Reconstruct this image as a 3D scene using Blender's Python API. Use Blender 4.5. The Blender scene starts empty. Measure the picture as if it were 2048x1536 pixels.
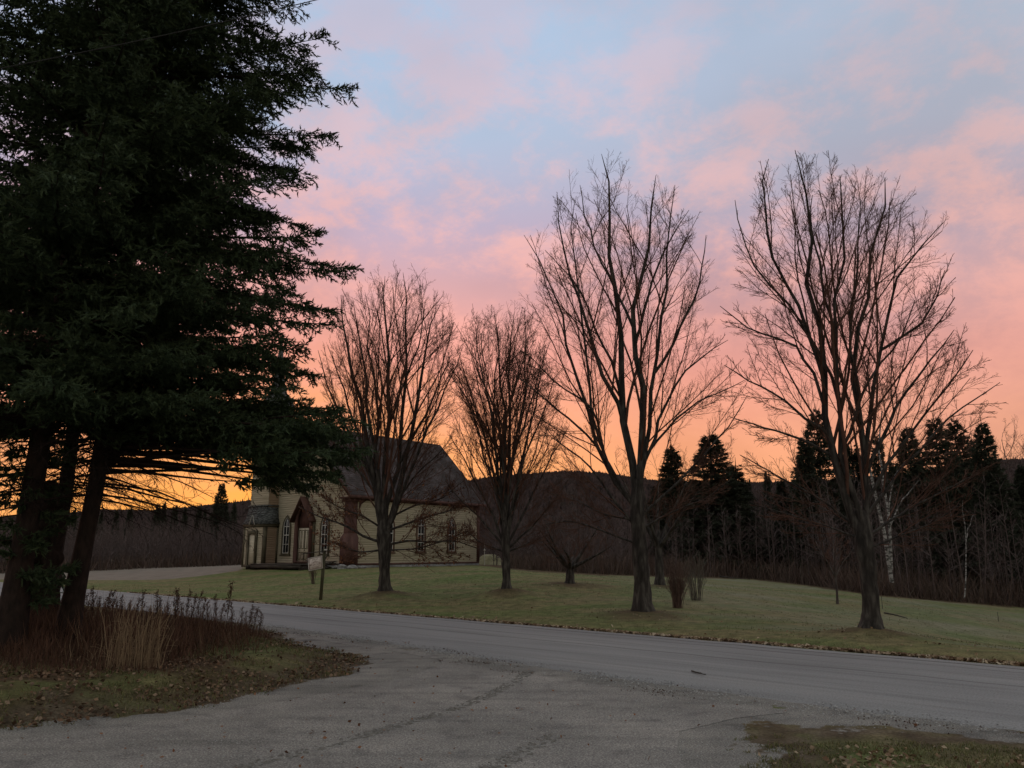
import bpy, math, random
import numpy as np
from math import radians as R
rng = np.random.default_rng(11); random.seed(5)
scn = bpy.context.scene
# ------------------------------------------------------------------ camera
FP, HV, EYE = 1600.0, 1103.0, 1.9            # focal length in photo pixels, horizon row, eye height
PITCH = math.atan((HV-768)/FP)
cam = bpy.data.cameras.new('camera'); camo = bpy.data.objects.new('camera', cam)
scn.collection.objects.link(camo); scn.camera = camo
cam.sensor_width = 36; cam.lens = 36*FP/2048; cam.clip_start = .1; cam.clip_end = 9000
camo.location = (0, 0, EYE); camo.rotation_euler = (math.pi/2+PITCH, 0, 0)
scn.view_settings.view_transform = 'Standard'; scn.view_settings.look = 'None'
scn.view_settings.exposure = 0.0; scn.view_settings.gamma = 1
try: scn.view_settings.use_curve_mapping = False
except Exception: pass
scn.cycles.max_bounces = 5; scn.cycles.diffuse_bounces = 3; scn.cycles.transparent_max_bounces = 4
def lin(c):
    return tuple(((v/255)/12.92 if v/255 <= .04045 else ((v/255+.055)/1.055)**2.4) for v in c)
# ------------------------------------------------------------------ sky
SUN_AZ = -13.0                                # degrees from +Y, negative = left
sx, sy = math.sin(R(SUN_AZ)), math.cos(R(SUN_AZ))
world = bpy.data.worlds.new('World'); scn.world = world; world.use_nodes = True
def build_world():
    nt = world.node_tree; N = nt.nodes; L = nt.links; N.clear()
    out = N.new('ShaderNodeOutputWorld'); bg = N.new('ShaderNodeBackground'); L.new(bg.outputs[0], out.inputs[0])
    tc = N.new('ShaderNodeTexCoord'); sp = N.new('ShaderNodeSeparateXYZ'); L.new(tc.outputs['Generated'], sp.inputs[0])
    def m(op, a, b=None, c=None, clamp=False):
        n = N.new('ShaderNodeMath'); n.operation = op; n.use_clamp = clamp
        for i, v in enumerate((a, b, c)):
            if v is None: continue
            if isinstance(v, (int, float)): n.inputs[i].default_value = v
            else: L.new(v, n.inputs[i])
        return n.outputs[0]
    def ramp(fac, stops, interp='LINEAR'):
        n = N.new('ShaderNodeValToRGB'); L.new(fac, n.inputs[0]); cr = n.color_ramp; cr.interpolation = interp
        while len(cr.elements) > 1: cr.elements.remove(cr.elements[-1])
        for i, (p, c) in enumerate(stops):
            e = cr.elements[0] if i == 0 else cr.elements.new(p)
            e.position = p; e.color = (*lin(c), 1)
        return n.outputs[0]
    def mix(f, a, b, mode='MIX'):
        n = N.new('ShaderNodeMixRGB'); n.blend_type = mode
        for i, v in enumerate((f, a, b)):
            if isinstance(v, (int, float)): n.inputs[i].default_value = v
            elif isinstance(v, tuple): n.inputs[i].default_value = (*v, 1)
            else: L.new(v, n.inputs[i])
        return n.outputs[0]
    x, y, z = sp.outputs; zc = m('MAXIMUM', z, 0.0)
    hl = m('SQRT', m('ADD', m('MULTIPLY', x, x), m('MULTIPLY', y, y)))
    dot = m('DIVIDE', m('ADD', m('MULTIPLY', x, sx), m('MULTIPLY', y, sy)), m('MAXIMUM', hl, .001))
    near = m('POWER', m('MAXIMUM', dot, 0.0), 12.0)                 # strong close to the sunrise
    half = m('POWER', m('MULTIPLY_ADD', dot, .5, .5, clamp=True), 1.6) # eastern half of the sky
    s = lambda e: math.sin(R(e))
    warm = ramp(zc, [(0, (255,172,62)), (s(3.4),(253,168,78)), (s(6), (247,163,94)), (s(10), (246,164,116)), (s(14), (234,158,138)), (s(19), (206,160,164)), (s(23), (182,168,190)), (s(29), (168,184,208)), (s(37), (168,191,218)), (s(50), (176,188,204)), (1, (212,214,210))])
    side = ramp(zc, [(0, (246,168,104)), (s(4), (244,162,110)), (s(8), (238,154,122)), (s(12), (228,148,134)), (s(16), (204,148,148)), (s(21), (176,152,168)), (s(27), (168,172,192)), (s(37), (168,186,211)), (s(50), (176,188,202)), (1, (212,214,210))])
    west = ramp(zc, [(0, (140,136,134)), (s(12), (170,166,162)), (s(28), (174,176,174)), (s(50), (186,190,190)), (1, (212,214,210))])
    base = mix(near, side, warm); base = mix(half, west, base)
    cv = N.new('ShaderNodeCombineXYZ'); den = m('ADD', zc, .5)
    L.new(m('DIVIDE', x, den), cv.inputs[0]); L.new(m('DIVIDE', y, den), cv.inputs[1]); L.new(m('MULTIPLY', z, .6), cv.inputs[2])
    mp = N.new('ShaderNodeMapping'); L.new(cv.outputs[0], mp.inputs[0])
    mp.inputs['Location'].default_value = (3.3, 1.1, 1.4); mp.inputs['Rotation'].default_value = (0, 0, R(28)); mp.inputs['Scale'].default_value = (1.9, 1.9, 3.2)
    n1 = N.new('ShaderNodeTexNoise'); L.new(mp.outputs[0], n1.inputs['Vector'])
    n1.inputs['Scale'].default_value = 5.2; n1.inputs['Detail'].default_value = 7.0; n1.inputs['Roughness'].default_value = .66; n1.inputs['Distortion'].default_value = .15
    n2 = N.new('ShaderNodeTexNoise'); L.new(mp.outputs[0], n2.inputs['Vector'])
    n2.inputs['Scale'].default_value = 2.0; n2.inputs['Detail'].default_value = 2.0
    cf = m('ADD', m('MULTIPLY', n1.outputs[0], .68), m('MULTIPLY', n2.outputs[0], .32))
    mask = N.new('ShaderNodeMapRange'); mask.interpolation_type = 'SMOOTHSTEP'; L.new(cf, mask.inputs[0])
    mask.inputs[1].default_value = .40; mask.inputs[2].default_value = .60
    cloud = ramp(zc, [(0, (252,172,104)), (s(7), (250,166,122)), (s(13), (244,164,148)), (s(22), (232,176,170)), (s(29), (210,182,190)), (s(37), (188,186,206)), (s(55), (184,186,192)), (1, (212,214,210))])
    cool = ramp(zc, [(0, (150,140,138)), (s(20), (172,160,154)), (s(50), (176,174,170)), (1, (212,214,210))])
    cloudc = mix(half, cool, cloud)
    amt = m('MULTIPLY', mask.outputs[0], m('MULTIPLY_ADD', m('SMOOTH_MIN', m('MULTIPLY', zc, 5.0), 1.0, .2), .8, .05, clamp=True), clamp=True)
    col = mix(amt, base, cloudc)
    n3 = N.new('ShaderNodeTexNoise'); L.new(mp.outputs[0], n3.inputs['Vector']); n3.inputs['Scale'].default_value = 1.7; n3.inputs['Detail'].default_value = 3
    dk = N.new('ShaderNodeMapRange'); L.new(n3.outputs[0], dk.inputs[0]); dk.inputs[1].default_value = .4; dk.inputs[2].default_value = .62; dk.inputs[3].default_value = .93; dk.inputs[4].default_value = 1.04
    col = mix(1.0, col, dk.outputs[0], 'MULTIPLY')
    sk = N.new('ShaderNodeTexSky'); sk.sky_type = 'NISHITA'; sk.sun_disc = False; sk.sun_elevation = R(1.0); sk.sun_rotation = R(SUN_AZ)
    skm = mix(1.0, sk.outputs[0], (.012, .012, .012), 'MULTIPLY')
    col = mix(1.0, col, skm, 'ADD')
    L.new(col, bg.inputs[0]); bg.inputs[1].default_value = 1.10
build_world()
sl = bpy.data.lights.new('sun', 'SUN'); so = bpy.data.objects.new('sun', sl); scn.collection.objects.link(so)
sl.energy = .12; sl.angle = R(12); sl.color = (1, .62, .35)
so.rotation_euler = (R(90-2), 0, R(180-SUN_AZ) - math.pi)   # low over the horizon behind the church
so.location = (0, 0, 30)

# ------------------------------------------------------------------ projection helpers (photo pixel -> point in the place)
FW = np.array([0, math.cos(PITCH), math.sin(PITCH)]); UP = np.array([0, -math.sin(PITCH), math.cos(PITCH)]); O = np.array([0, 0, EYE])
def ray(u, v): return FW+np.array([1, 0, 0])*(u-1024)/FP+UP*(768-v)/FP
def P(u, v, Y): d = ray(u, v); return O+d*Y/d[1]
def proj(p):
    p = np.asarray(p, float)-O; dz = p@FW
    return 1024+FP*p[..., 0]/dz, 768-FP*(p@UP)/dz
RD = np.array([-.7353, .6778]); RN = np.array([.6778, .7353]); WF = 16.45     # road direction, normal, far edge
def sm(t): t = np.clip(t, 0, 1); return t*t*(3-2*t)
BA = np.array([-3, -.7, -.5, -.38, -.3, -.2, -.04, .05, .2, .4, .64, .9, 3]); BB = np.array([.2, .3, .4, .65, .84, .86, .88, .7, .3, -.4, -1.5, -1.8, -1.8])
def vnoise(x, y, seed=0, sc=1.0):
    x = np.asarray(x)/sc; y = np.asarray(y)/sc; xi = np.floor(x).astype(int); yi = np.floor(y).astype(int); fx = x-xi; fy = y-yi
    def h(a, b):
        q = (a*374761393+b*668265263+seed*1442695041) & 0xffffffff; q = ((q ^ (q >> 13))*1274126177) & 0xffffffff
        return ((q ^ (q >> 16)) & 0xffff)/65535.0
    fx = fx*fx*(3-2*fx); fy = fy*fy*(3-2*fy)
    return (h(xi, yi)*(1-fx)+h(xi+1, yi)*fx)*(1-fy)+(h(xi, yi+1)*(1-fx)+h(xi+1, yi+1)*fx)*fy
mounds = []
drive_l = [(-6.5, 20.9), (-5.4, 19.7), (-4.7, 17.8), (-3.7, 16.6), (-2.8, 15.6), (-2.45, 14.6), (-2.65, 13.3), (-3.35, 11.9), (-4.0, 10.5), (-5.6, 9.2), (-8, 7.6), (-12, 5), (-14, -5)]
drive_r = [(6.6, 8.3), (5.2, 8.95), (4.0, 9.4), (3.0, 9.5), (2.35, 9.1), (2.15, 8.3), (2.0, 7.2), (1.8, 5), (1.7, 2), (1.7, -5)]
DLY = [p[1] for p in drive_l[::-1]]; DLX = [p[0] for p in drive_l[::-1]]
def H(x, y):
    x = np.asarray(x, float); y = np.asarray(y, float)
    d = x*RN[0]+y*RN[1]-WF
    B = np.interp(np.clip(x/np.maximum(y, 4), -3, 3), BA, BB)
    z = np.where(d > 0, B*sm((d-1)/15), 0)+np.where(d > 0.3, .05*sm((d-.3)/1.2)*(vnoise(x, y, 3, 2.7)-.3), 0)
    z = z-.10*np.exp(-((d-.7)/.5)**2)
    xl = np.interp(y, DLY, DLX); near = np.where(y < 30, sm((-5.2-d)/1.2)*sm((xl-x-.12)/1.6), 0)
    z = z+near*(.10+.22*vnoise(x, y, 8, 2.2))
    for mx, my, mh, mr in mounds: z = z+mh*np.exp(-((x-mx)**2+(y-my)**2)/(mr*mr))
    return z
def G(u, v):
    d = ray(u, v); lo, t = 1.0, 3.0
    while t < 400:
        q = O+d*t
        if q[2] < float(H(q[0], q[1])): break
        lo = t; t *= 1.02
    for _ in range(20):
        mid = (lo+t)/2; q = O+d*mid
        if q[2] < float(H(q[0], q[1])): t = mid
        else: lo = mid
    return O+d*t

# ------------------------------------------------------------------ object helpers
COL = scn.collection
def tag(o, label=None, cat=None, group=None, kind=None):
    if label: o['label'] = label
    if cat: o['category'] = cat
    if group: o['group'] = group
    if kind: o['kind'] = kind
    return o
def empty(name, loc, rz=0, **k):
    o = bpy.data.objects.new(name, None); COL.objects.link(o); o.location = tuple(loc); o.rotation_euler = (0, 0, rz); o.empty_display_size = .2
    return tag(o, **k)
def mesh_np(name, verts, faces, mat, parent=None, smooth=False, uv=None, cols=None, mats=None, fm=None):
    """faces: list of (M,3) / (M,4) int arrays"""
    me = bpy.data.meshes.new(name); verts = np.asarray(verts, np.float32)
    faces = [np.asarray(f, np.int32) for f in faces if len(f)]
    me.vertices.add(len(verts)); me.vertices.foreach_set('co', verts.ravel())
    nl = sum(f.size for f in faces); npoly = sum(len(f) for f in faces)
    me.loops.add(nl); me.polygons.add(npoly)
    me.loops.foreach_set('vertex_index', np.concatenate([f.ravel() for f in faces]))
    tot = np.concatenate([np.full(len(f), f.shape[1], np.int32) for f in faces]); st = np.concatenate([[0], np.cumsum(tot)[:-1]]).astype(np.int32)
    me.polygons.foreach_set('loop_start', st)
    try: me.polygons.foreach_set('loop_total', tot)
    except Exception: pass
    if smooth: me.polygons.foreach_set('use_smooth', np.ones(npoly, bool))
    me.materials.append(mat)
    if mats:
        for mm in mats: me.materials.append(mm)
        me.polygons.foreach_set('material_index', np.asarray(fm, np.int32))
    if cols:
        for k, c in cols.items():
            a = me.attributes.new(k, 'FLOAT', 'POINT'); a.data.foreach_set('value', np.asarray(c, np.float32))
    me.update(calc_edges=True)
    if uv is not None:
        ul = me.uv_layers.new(name='UVMap'); idx = np.concatenate([f.ravel() for f in faces]); ul.data.foreach_set('uv', np.asarray(uv, np.float32)[idx].ravel())
    me.validate()
    o = bpy.data.objects.new(name, me); COL.objects.link(o)
    if parent is not None: o.parent = parent
    return o
class NB:                                     # numpy mesh accumulator
    def __init__(s): s.v = []; s.q = []; s.t = []; s.n = 0
    def add(s, v, q=None, t=None):
        v = np.asarray(v, float).reshape(-1, 3)
        if q is not None and len(q): s.q.append(np.asarray(q, int).reshape(-1, 4)+s.n)
        if t is not None and len(t): s.t.append(np.asarray(t, int).reshape(-1, 3)+s.n)
        s.v.append(v); s.n += len(v); return s
    def tubes(s, paths, rad, n=4, cap=False):
        paths = np.asarray(paths, float); rad = np.asarray(rad, float)
        if paths.ndim == 2: paths = paths[None]; rad = rad[None]
        if not len(paths): return s
        B, K, _ = paths.shape
        tan = np.gradient(paths, axis=1); tan /= np.linalg.norm(tan, axis=2, keepdims=True)+1e-9
        ref = np.where(np.abs(tan[:, :1, 2:3]) > .85, np.array([1., .1, 0]), np.array([0, 0, 1.]))*np.ones((B, 1, 3))
        ref = np.repeat(ref, K, 1)
        a = np.cross(tan, ref); a /= np.linalg.norm(a, axis=2, keepdims=True)+1e-9; b = np.cross(tan, a)
        th = np.arange(n)*2*math.pi/n
        ring = a[:, :, None]*np.cos(th)[None, None, :, None]+b[:, :, None]*np.sin(th)[None, None, :, None]
        v = paths[:, :, None]+ring*rad[:, :, None, None]
        i = np.arange(n); j = (i+1) % n; k = np.arange(K-1)[:, None]*n
        q = np.stack([k+i, k+j, k+n+j, k+n+i], -1).reshape(-1, 4)
        q = (np.arange(B)[:, None, None]*K*n+q[None]).reshape(-1, 4)
        s.add(v, q)
        if cap and n == 4: pass
        return s
    def box(s, a, b, M=None):
        x0, y0, z0 = a; x1, y1, z1 = b
        v = np.array([[x0,y0,z0],[x1,y0,z0],[x1,y1,z0],[x0,y1,z0],[x0,y0,z1],[x1,y0,z1],[x1,y1,z1],[x0,y1,z1]], float)
        if M: v = np.array([M(p) for p in v])
        return s.add(v, [[0,3,2,1],[4,5,6,7],[0,1,5,4],[1,2,6,5],[2,3,7,6],[3,0,4,7]])
    def prism(s, pts, M, y0, y1):             # pts 2D outline, M(a,b,y) -> 3D
        n = len(pts); v = [M(a, b, y0) for a, b in pts]+[M(a, b, y1) for a, b in pts]
        c0 = np.mean(pts, axis=0); v += [M(c0[0], c0[1], y0), M(c0[0], c0[1], y1)]
        q = [[i, (i+1) % n, n+(i+1) % n, n+i] for i in range(n)]
        t = [[2*n, (i+1) % n, i] for i in range(n)]+[[2*n+1, n+i, n+(i+1) % n] for i in range(n)]
        return s.add(v, q, t)
    def ring(s, po, pi, M, y0, y1):
        n = len(po); v = [M(a, b, y0) for a, b in po]+[M(a, b, y1) for a, b in po]+[M(a, b, y0) for a, b in pi]+[M(a, b, y1) for a, b in pi]
        q = []
        for i in range(n):
            j = (i+1) % n; q += [[i, j, n+j, n+i], [2*n+i, 3*n+i, 3*n+j, 2*n+j], [n+i, n+j, 3*n+j, 3*n+i], [i, 2*n+i, 2*n+j, j]]
        return s.add(v, q)
    def out(s, name, mat, parent=None, **k):
        return mesh_np(name, np.concatenate(s.v), ([np.concatenate(s.q)] if s.q else [])+([np.concatenate(s.t)] if s.t else []), mat, parent, **k)
def nrm(v): return v/(np.linalg.norm(v, axis=-1, keepdims=True)+1e-9)

# ------------------------------------------------------------------ materials
def mat(name, c1, c2=None, scale=5, rough=.9, bump=0, bscale=None, detail=5, spec=.2, stretch=None, c3=None, lo=.35, hi=.65, coord='Object', random_obj=0):
    m = bpy.data.materials.new(name); m.use_nodes = True; nt = m.node_tree; N = nt.nodes; L = nt.links
    b = N['Principled BSDF']; b.inputs['Roughness'].default_value = rough
    try: b.inputs['Specular IOR Level'].default_value = spec
    except KeyError: pass
    b.inputs['Base Color'].default_value = (*c1, 1)
    tc = N.new('ShaderNodeTexCoord'); vec = tc.outputs[coord]
    if stretch:
        mp = N.new('ShaderNodeMapping'); mp.inputs['Scale'].default_value = stretch; L.new(vec, mp.inputs[0]); vec = mp.outputs[0]
    n = N.new('ShaderNodeTexNoise'); n.inputs['Scale'].default_value = scale; n.inputs['Detail'].default_value = detail; L.new(vec, n.inputs['Vector'])
    if c2:
        r = N.new('ShaderNodeValToRGB'); L.new(n.outputs[0], r.inputs[0]); e = r.color_ramp.elements
        e[0].position = lo; e[0].color = (*c1, 1); e[1].position = hi; e[1].color = (*c2, 1)
        if c3: q = e.new((lo+hi)/2); q.color = (*c3, 1)
        col = r.outputs[0]
        if random_obj:
            oi = N.new('ShaderNodeObjectInfo'); mr = N.new('ShaderNodeMapRange'); L.new(oi.outputs['Random'], mr.inputs[0]); mr.inputs[3].default_value = 1-random_obj; mr.inputs[4].default_value = 1+random_obj
            mx = N.new('ShaderNodeMixRGB'); mx.blend_type = 'MULTIPLY'; mx.inputs[0].default_value = 1; L.new(col, mx.inputs[1]); L.new(mr.outputs[0], mx.inputs[2]); col = mx.outputs[0]
        L.new(col, b.inputs['Base Color'])
    if bump:
        n2 = N.new('ShaderNodeTexNoise'); n2.inputs['Scale'].default_value = bscale or scale*4; n2.inputs['Detail'].default_value = 6; L.new(vec, n2.inputs['Vector'])
        bp = N.new('ShaderNodeBump'); bp.inputs['Strength'].default_value = bump; bp.inputs['Distance'].default_value = .02; L.new(n2.outputs[0], bp.inputs['Height']); L.new(bp.outputs[0], b.inputs['Normal'])
    m['_n'] = 1
    return m
def leafmat(name, cols, rough=.8):            # per-leaf colour from the island random value
    m = bpy.data.materials.new(name); m.use_nodes = True; nt = m.node_tree; N = nt.nodes; L = nt.links; b = N['Principled BSDF']
    b.inputs['Roughness'].default_value = rough; b.inputs['Specular IOR Level'].default_value = .15
    g = N.new('ShaderNodeNewGeometry'); r = N.new('ShaderNodeValToRGB'); L.new(g.outputs['Random Per Island'], r.inputs[0]); e = r.color_ramp.elements
    e[0].position = 0; e[0].color = (*cols[0], 1); e[1].position = 1; e[1].color = (*cols[-1], 1)
    for i, c in enumerate(cols[1:-1]): q = e.new((i+1)/(len(cols)-1)); q.color = (*c, 1)
    L.new(r.outputs[0], b.inputs['Base Color']); return m
M_bark = mat('maple_bark', (.022,.020,.018), (.085,.080,.070), 9, bump=1.0, bscale=30, stretch=(1,1,.25), c3=(.042,.038,.034))
M_twig = mat('maple_twig', (.075,.038,.027), (.12,.064,.047), 3)
M_sbark = mat('spruce_bark', (.016,.012,.010), (.036,.025,.020), 12, bump=.8, bscale=40, stretch=(1,1,.4))
M_needle = leafmat('spruce_needles', [(.028,.044,.026), (.048,.076,.038), (.068,.10,.046), (.038,.058,.032)], .7)
M_needle2 = leafmat('far_spruce_needles', [(.034,.042,.032), (.058,.068,.046), (.044,.054,.038)], .8)
M_dead = leafmat('dead_leaves', [(.14,.06,.03), (.22,.11,.06), (.08,.04,.025)])
M_litter = leafmat('leaf_litter', [(.16,.10,.055), (.30,.22,.14), (.10,.055,.03), (.36,.29,.20), (.07,.045,.03)])
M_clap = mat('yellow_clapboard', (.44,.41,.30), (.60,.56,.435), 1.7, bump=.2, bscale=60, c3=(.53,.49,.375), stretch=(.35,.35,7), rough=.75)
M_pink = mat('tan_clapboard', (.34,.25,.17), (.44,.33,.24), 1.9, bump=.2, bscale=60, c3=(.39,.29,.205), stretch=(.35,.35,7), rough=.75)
M_red = mat('red_brown_trim', (.070,.036,.030), (.112,.060,.048), 3, bump=.3, c3=(.09,.046,.038), stretch=(1,1,.4), rough=.7)
M_trim = mat('olive_trim', (.06,.052,.032), (.10,.088,.055), 3, rough=.7)
M_white = mat('white_paint', (.50,.50,.46), (.62,.61,.56), 4, rough=.6)
M_roof = mat('asphalt_shingle', (.044,.038,.040), (.092,.080,.083), 1.3, bump=.7, bscale=25, c3=(.05,.042,.04), detail=9)
M_slate = mat('slate_shingle', (.045,.05,.05), (.15,.16,.155), 3.5, bump=.5, bscale=30, stretch=(1.2,1.2,4.5), lo=.42, hi=.62)
M_found = mat('grey_foundation', (.12,.12,.115), (.22,.22,.21), 2.5, bump=.5, bscale=20)
M_old = mat('weathered_wood', (.035,.03,.026), (.085,.075,.065), 4, bump=.6, stretch=(.3,3,3))
M_glass = mat('window_glass', (.012,.014,.018), (.02,.022,.028), 1, rough=.12, spec=.6)
M_post = mat('mossy_post', (.055,.055,.032), (.10,.10,.06), 6, bump=.4, stretch=(1,1,.3))
M_signp = mat('sign_panel_paint', (.66,.60,.54), (.80,.74,.68), 5, rough=.6)
M_signt = mat('sign_lettering_paint', (.10,.035,.03), (.15,.055,.045), 8)
M_stone = mat('granite', (.14,.14,.14), (.28,.28,.27), 6, bump=.6)
M_birch = mat('birch_bark', (.05,.048,.045), (.30,.30,.29), 5, stretch=(1,1,2.2), lo=.42, hi=.58, bump=.3)
M_weed = leafmat('dried_weed', [(.07,.035,.022), (.13,.075,.048), (.09,.048,.034), (.05,.032,.024)])
M_straw = leafmat('straw_stalk', [(.20,.145,.09), (.32,.24,.15), (.14,.095,.058)])
M_grass = leafmat('grass_blades', [(.07,.085,.030), (.11,.12,.042), (.16,.135,.06), (.08,.10,.04), (.20,.16,.09)])
M_forest = leafmat('bare_wood', [(.065,.050,.048), (.12,.095,.09), (.085,.066,.063)])
M_brush = leafmat('underbrush', [(.055,.038,.032), (.11,.076,.062), (.075,.06,.046)])
M_hillwood = leafmat('hill_wood', [(.065,.049,.049), (.10,.074,.072), (.055,.046,.042)])
M_pebble = leafmat('pebbles', [(.12,.12,.12), (.22,.22,.215), (.32,.32,.31), (.08,.08,.08)])
M_dirt = mat('churned_dirt', (.11,.105,.095), (.20,.19,.17), 20, bump=.8, bscale=60)

# ------------------------------------------------------------------ ground
def gravel_colour(N, L, vec):
    def noise(s, d, st=None):
        v = vec
        if st: mp = N.new('ShaderNodeMapping'); mp.inputs['Scale'].default_value = st; mp.inputs['Rotation'].default_value = (0, 0, R(-35)); L.new(v, mp.inputs[0]); v = mp.outputs[0]
        n = N.new('ShaderNodeTexNoise'); n.inputs['Scale'].default_value = s; n.inputs['Detail'].default_value = d; L.new(v, n.inputs['Vector']); return n.outputs[0]
    def ramp(f, st):
        r = N.new('ShaderNodeValToRGB'); L.new(f, r.inputs[0]); e = r.color_ramp.elements
        e[0].position = st[0][0]; e[0].color = (*st[0][1], 1); e[1].position = st[-1][0]; e[1].color = (*st[-1][1], 1)
        for p, c in st[1:-1]: q = e.new(p); q.color = (*c, 1)
        return r.outputs[0]
    def mul(a, b):
        n = N.new('ShaderNodeMixRGB'); n.blend_type = 'MULTIPLY'; n.inputs[0].default_value = 1; L.new(a, n.inputs[1]); L.new(b, n.inputs[2]); return n.outputs[0]
    c = ramp(noise(.6, 9), [(.3, (.150,.147,.136)), (.5, (.188,.183,.170)), (.7, (.240,.230,.210))])
    c = mul(c, ramp(noise(1.0, 8, (.5, 3.2, 1)), [(.32, (.80,.80,.80)), (.48, (1,1,1)), (.72, (1.12,1.11,1.1))]))
    c = mul(c, ramp(noise(2.6, 10), [(.32, (.74,.74,.75)), (.44, (1,1,1)), (.7, (1.12,1.12,1.1))]))
    c = mul(c, ramp(noise(55, 6), [(.3, (.5,.5,.5)), (.52, (1,1,1)), (.70, (1.9,1.9,1.86))]))
    return c
def ground_mat():
    m = bpy.data.materials.new('ground'); m.use_nodes = True; nt = m.node_tree; N = nt.nodes; L = nt.links; b = N['Principled BSDF']; b.inputs['Roughness'].default_value = .95; b.inputs['Specular IOR Level'].default_value = .1
    tc = N.new('ShaderNodeTexCoord')
    def noise(s, d=5, st=None, rot=0):
        v = tc.outputs['Object']
        if st: mp = N.new('ShaderNodeMapping'); mp.inputs['Scale'].default_value = st; mp.inputs['Rotation'].default_value = (0,0,rot); L.new(v, mp.inputs[0]); v = mp.outputs[0]
        n = N.new('ShaderNodeTexNoise'); n.inputs['Scale'].default_value = s; n.inputs['Detail'].default_value = d; L.new(v, n.inputs['Vector']); return n.outputs[0]
    def ramp(f, st):
        r = N.new('ShaderNodeValToRGB'); L.new(f, r.inputs[0]); e = r.color_ramp.elements
        e[0].position = st[0][0]; e[0].color = (*st[0][1], 1); e[1].position = st[-1][0]; e[1].color = (*st[-1][1], 1)
        for p, c in st[1:-1]: q = e.new(p); q.color = (*c, 1)
        return r.outputs[0]
    def mix(f, a, b2, mode='MIX'):
        n = N.new('ShaderNodeMixRGB'); n.blend_type = mode
        for i, v in enumerate((f, a, b2)):
            if isinstance(v, (int, float)): n.inputs[i].default_value = v
            else: L.new(v, n.inputs[i])
        return n.outputs[0]
    def attr(n_): a = N.new('ShaderNodeAttribute'); a.attribute_name = n_; return a.outputs['Fac']
    big = noise(.28, 5, (1, 1.6, 1)); g = ramp(big, [(.3, (.084,.116,.038)), (.45, (.116,.132,.054)), (.56, (.155,.135,.070)), (.7, (.104,.128,.052))])
    fine = ramp(noise(3.2, 8), [(.25, (.55,.55,.5)), (.5, (1,1,1)), (.75, (1.45,1.4,1.35))]); g = mix(1, g, fine, 'MULTIPLY')
    f3 = ramp(noise(26, 6), [(.3, (.6,.6,.55)), (.7, (1.4,1.4,1.35))]); g = mix(1, g, f3, 'MULTIPLY')
    g = mix(attr('pale'), g, ramp(noise(2.0, 8), [(.35, (.13,.13,.085)), (.65, (.22,.21,.15))]))
    g = mix(attr('litter'), g, ramp(noise(14, 8), [(.3, (.035,.024,.015)), (.55, (.085,.056,.034)), (.75, (.15,.10,.06))]))
    g = mix(attr('lot'), g, ramp(noise(1.2, 8), [(.3, (.15,.13,.105)), (.7, (.22,.19,.155))]))
    g = mix(attr('dirt'), g, mix(1, ramp(noise(3, 9), [(.3, (.05,.038,.026)), (.5, (.085,.066,.046)), (.7, (.13,.105,.08))]), f3, 'MULTIPLY'))
    gf = N.new('ShaderNodeMath'); gf.operation = 'ADD'; L.new(attr('gravel'), gf.inputs[0]); L.new(noise(9, 8), gf.inputs[1]); gr_ = ramp(gf.outputs[0], [(.80, (0,0,0)), (1.10, (1,1,1))])
    g = mix(gr_, g, gravel_colour(N, L, tc.outputs['Object']))
    L.new(g, b.inputs['Base Color'])
    bp = N.new('ShaderNodeBump'); bp.inputs['Strength'].default_value = .8; bp.inputs['Distance'].default_value = .02; L.new(noise(40, 8), bp.inputs['Height']); L.new(bp.outputs[0], b.inputs['Normal'])
    return m
M_ground = ground_mat()
def axis(a, b, st, far, k):
    c = np.arange(a, b+st/2, st); lo = []; v = a; s = st
    while v > -far: s *= k; v -= s; lo.append(v)
    hi = []; v = c[-1]; s = st
    while v < far: s *= k; v += s; hi.append(v)
    return np.array(lo[::-1]+list(c)+hi)
TB = {'a': (768,1197), 'b': (1013,1192), 'c': (1285,1232), 'd': (1745,1274), 'apple': (1140,1171), 'small': (1320,1176), 'sap': (1675,1208)}
TP = {k: G(*v) for k, v in TB.items()}
for k, h_, r_ in (('a', .32, 1.15), ('b', .30, 1.0), ('c', .16, 1.2), ('d', .22, .95), ('apple', .1, 1.3), ('small', .15, .9)):
    mounds.append((TP[k][0], TP[k][1], h_, r_))
def road_near(s): return np.interp(s, [-40, -2, 3, 7, 10.5, 14, 18, 22, 30, 60], [10.1, 10.1, 10.25, 10.35, 10.6, 11.1, 11.5, 11.45, 11.3, 11.2])
def drive_poly():
    n = RN*.5
    top = [(RD[0]*s+RN[0]*(road_near(s)+.35), RD[1]*s+RN[1]*(road_near(s)+.35)) for s in np.linspace(19.6, 1.2, 30)]
    return drive_l[::-1]+top+drive_r
def inpoly(x, y, poly):
    x = np.asarray(x); y = np.asarray(y); c = np.zeros(x.shape, bool); j = len(poly)-1
    for i in range(len(poly)):
        xi, yi = poly[i]; xj, yj = poly[j]
        cond = ((yi > y) != (yj > y)) & (x < (xj-xi)*(y-yi)/(yj-yi+1e-12)+xi); c ^= cond; j = i
    return c
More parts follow.
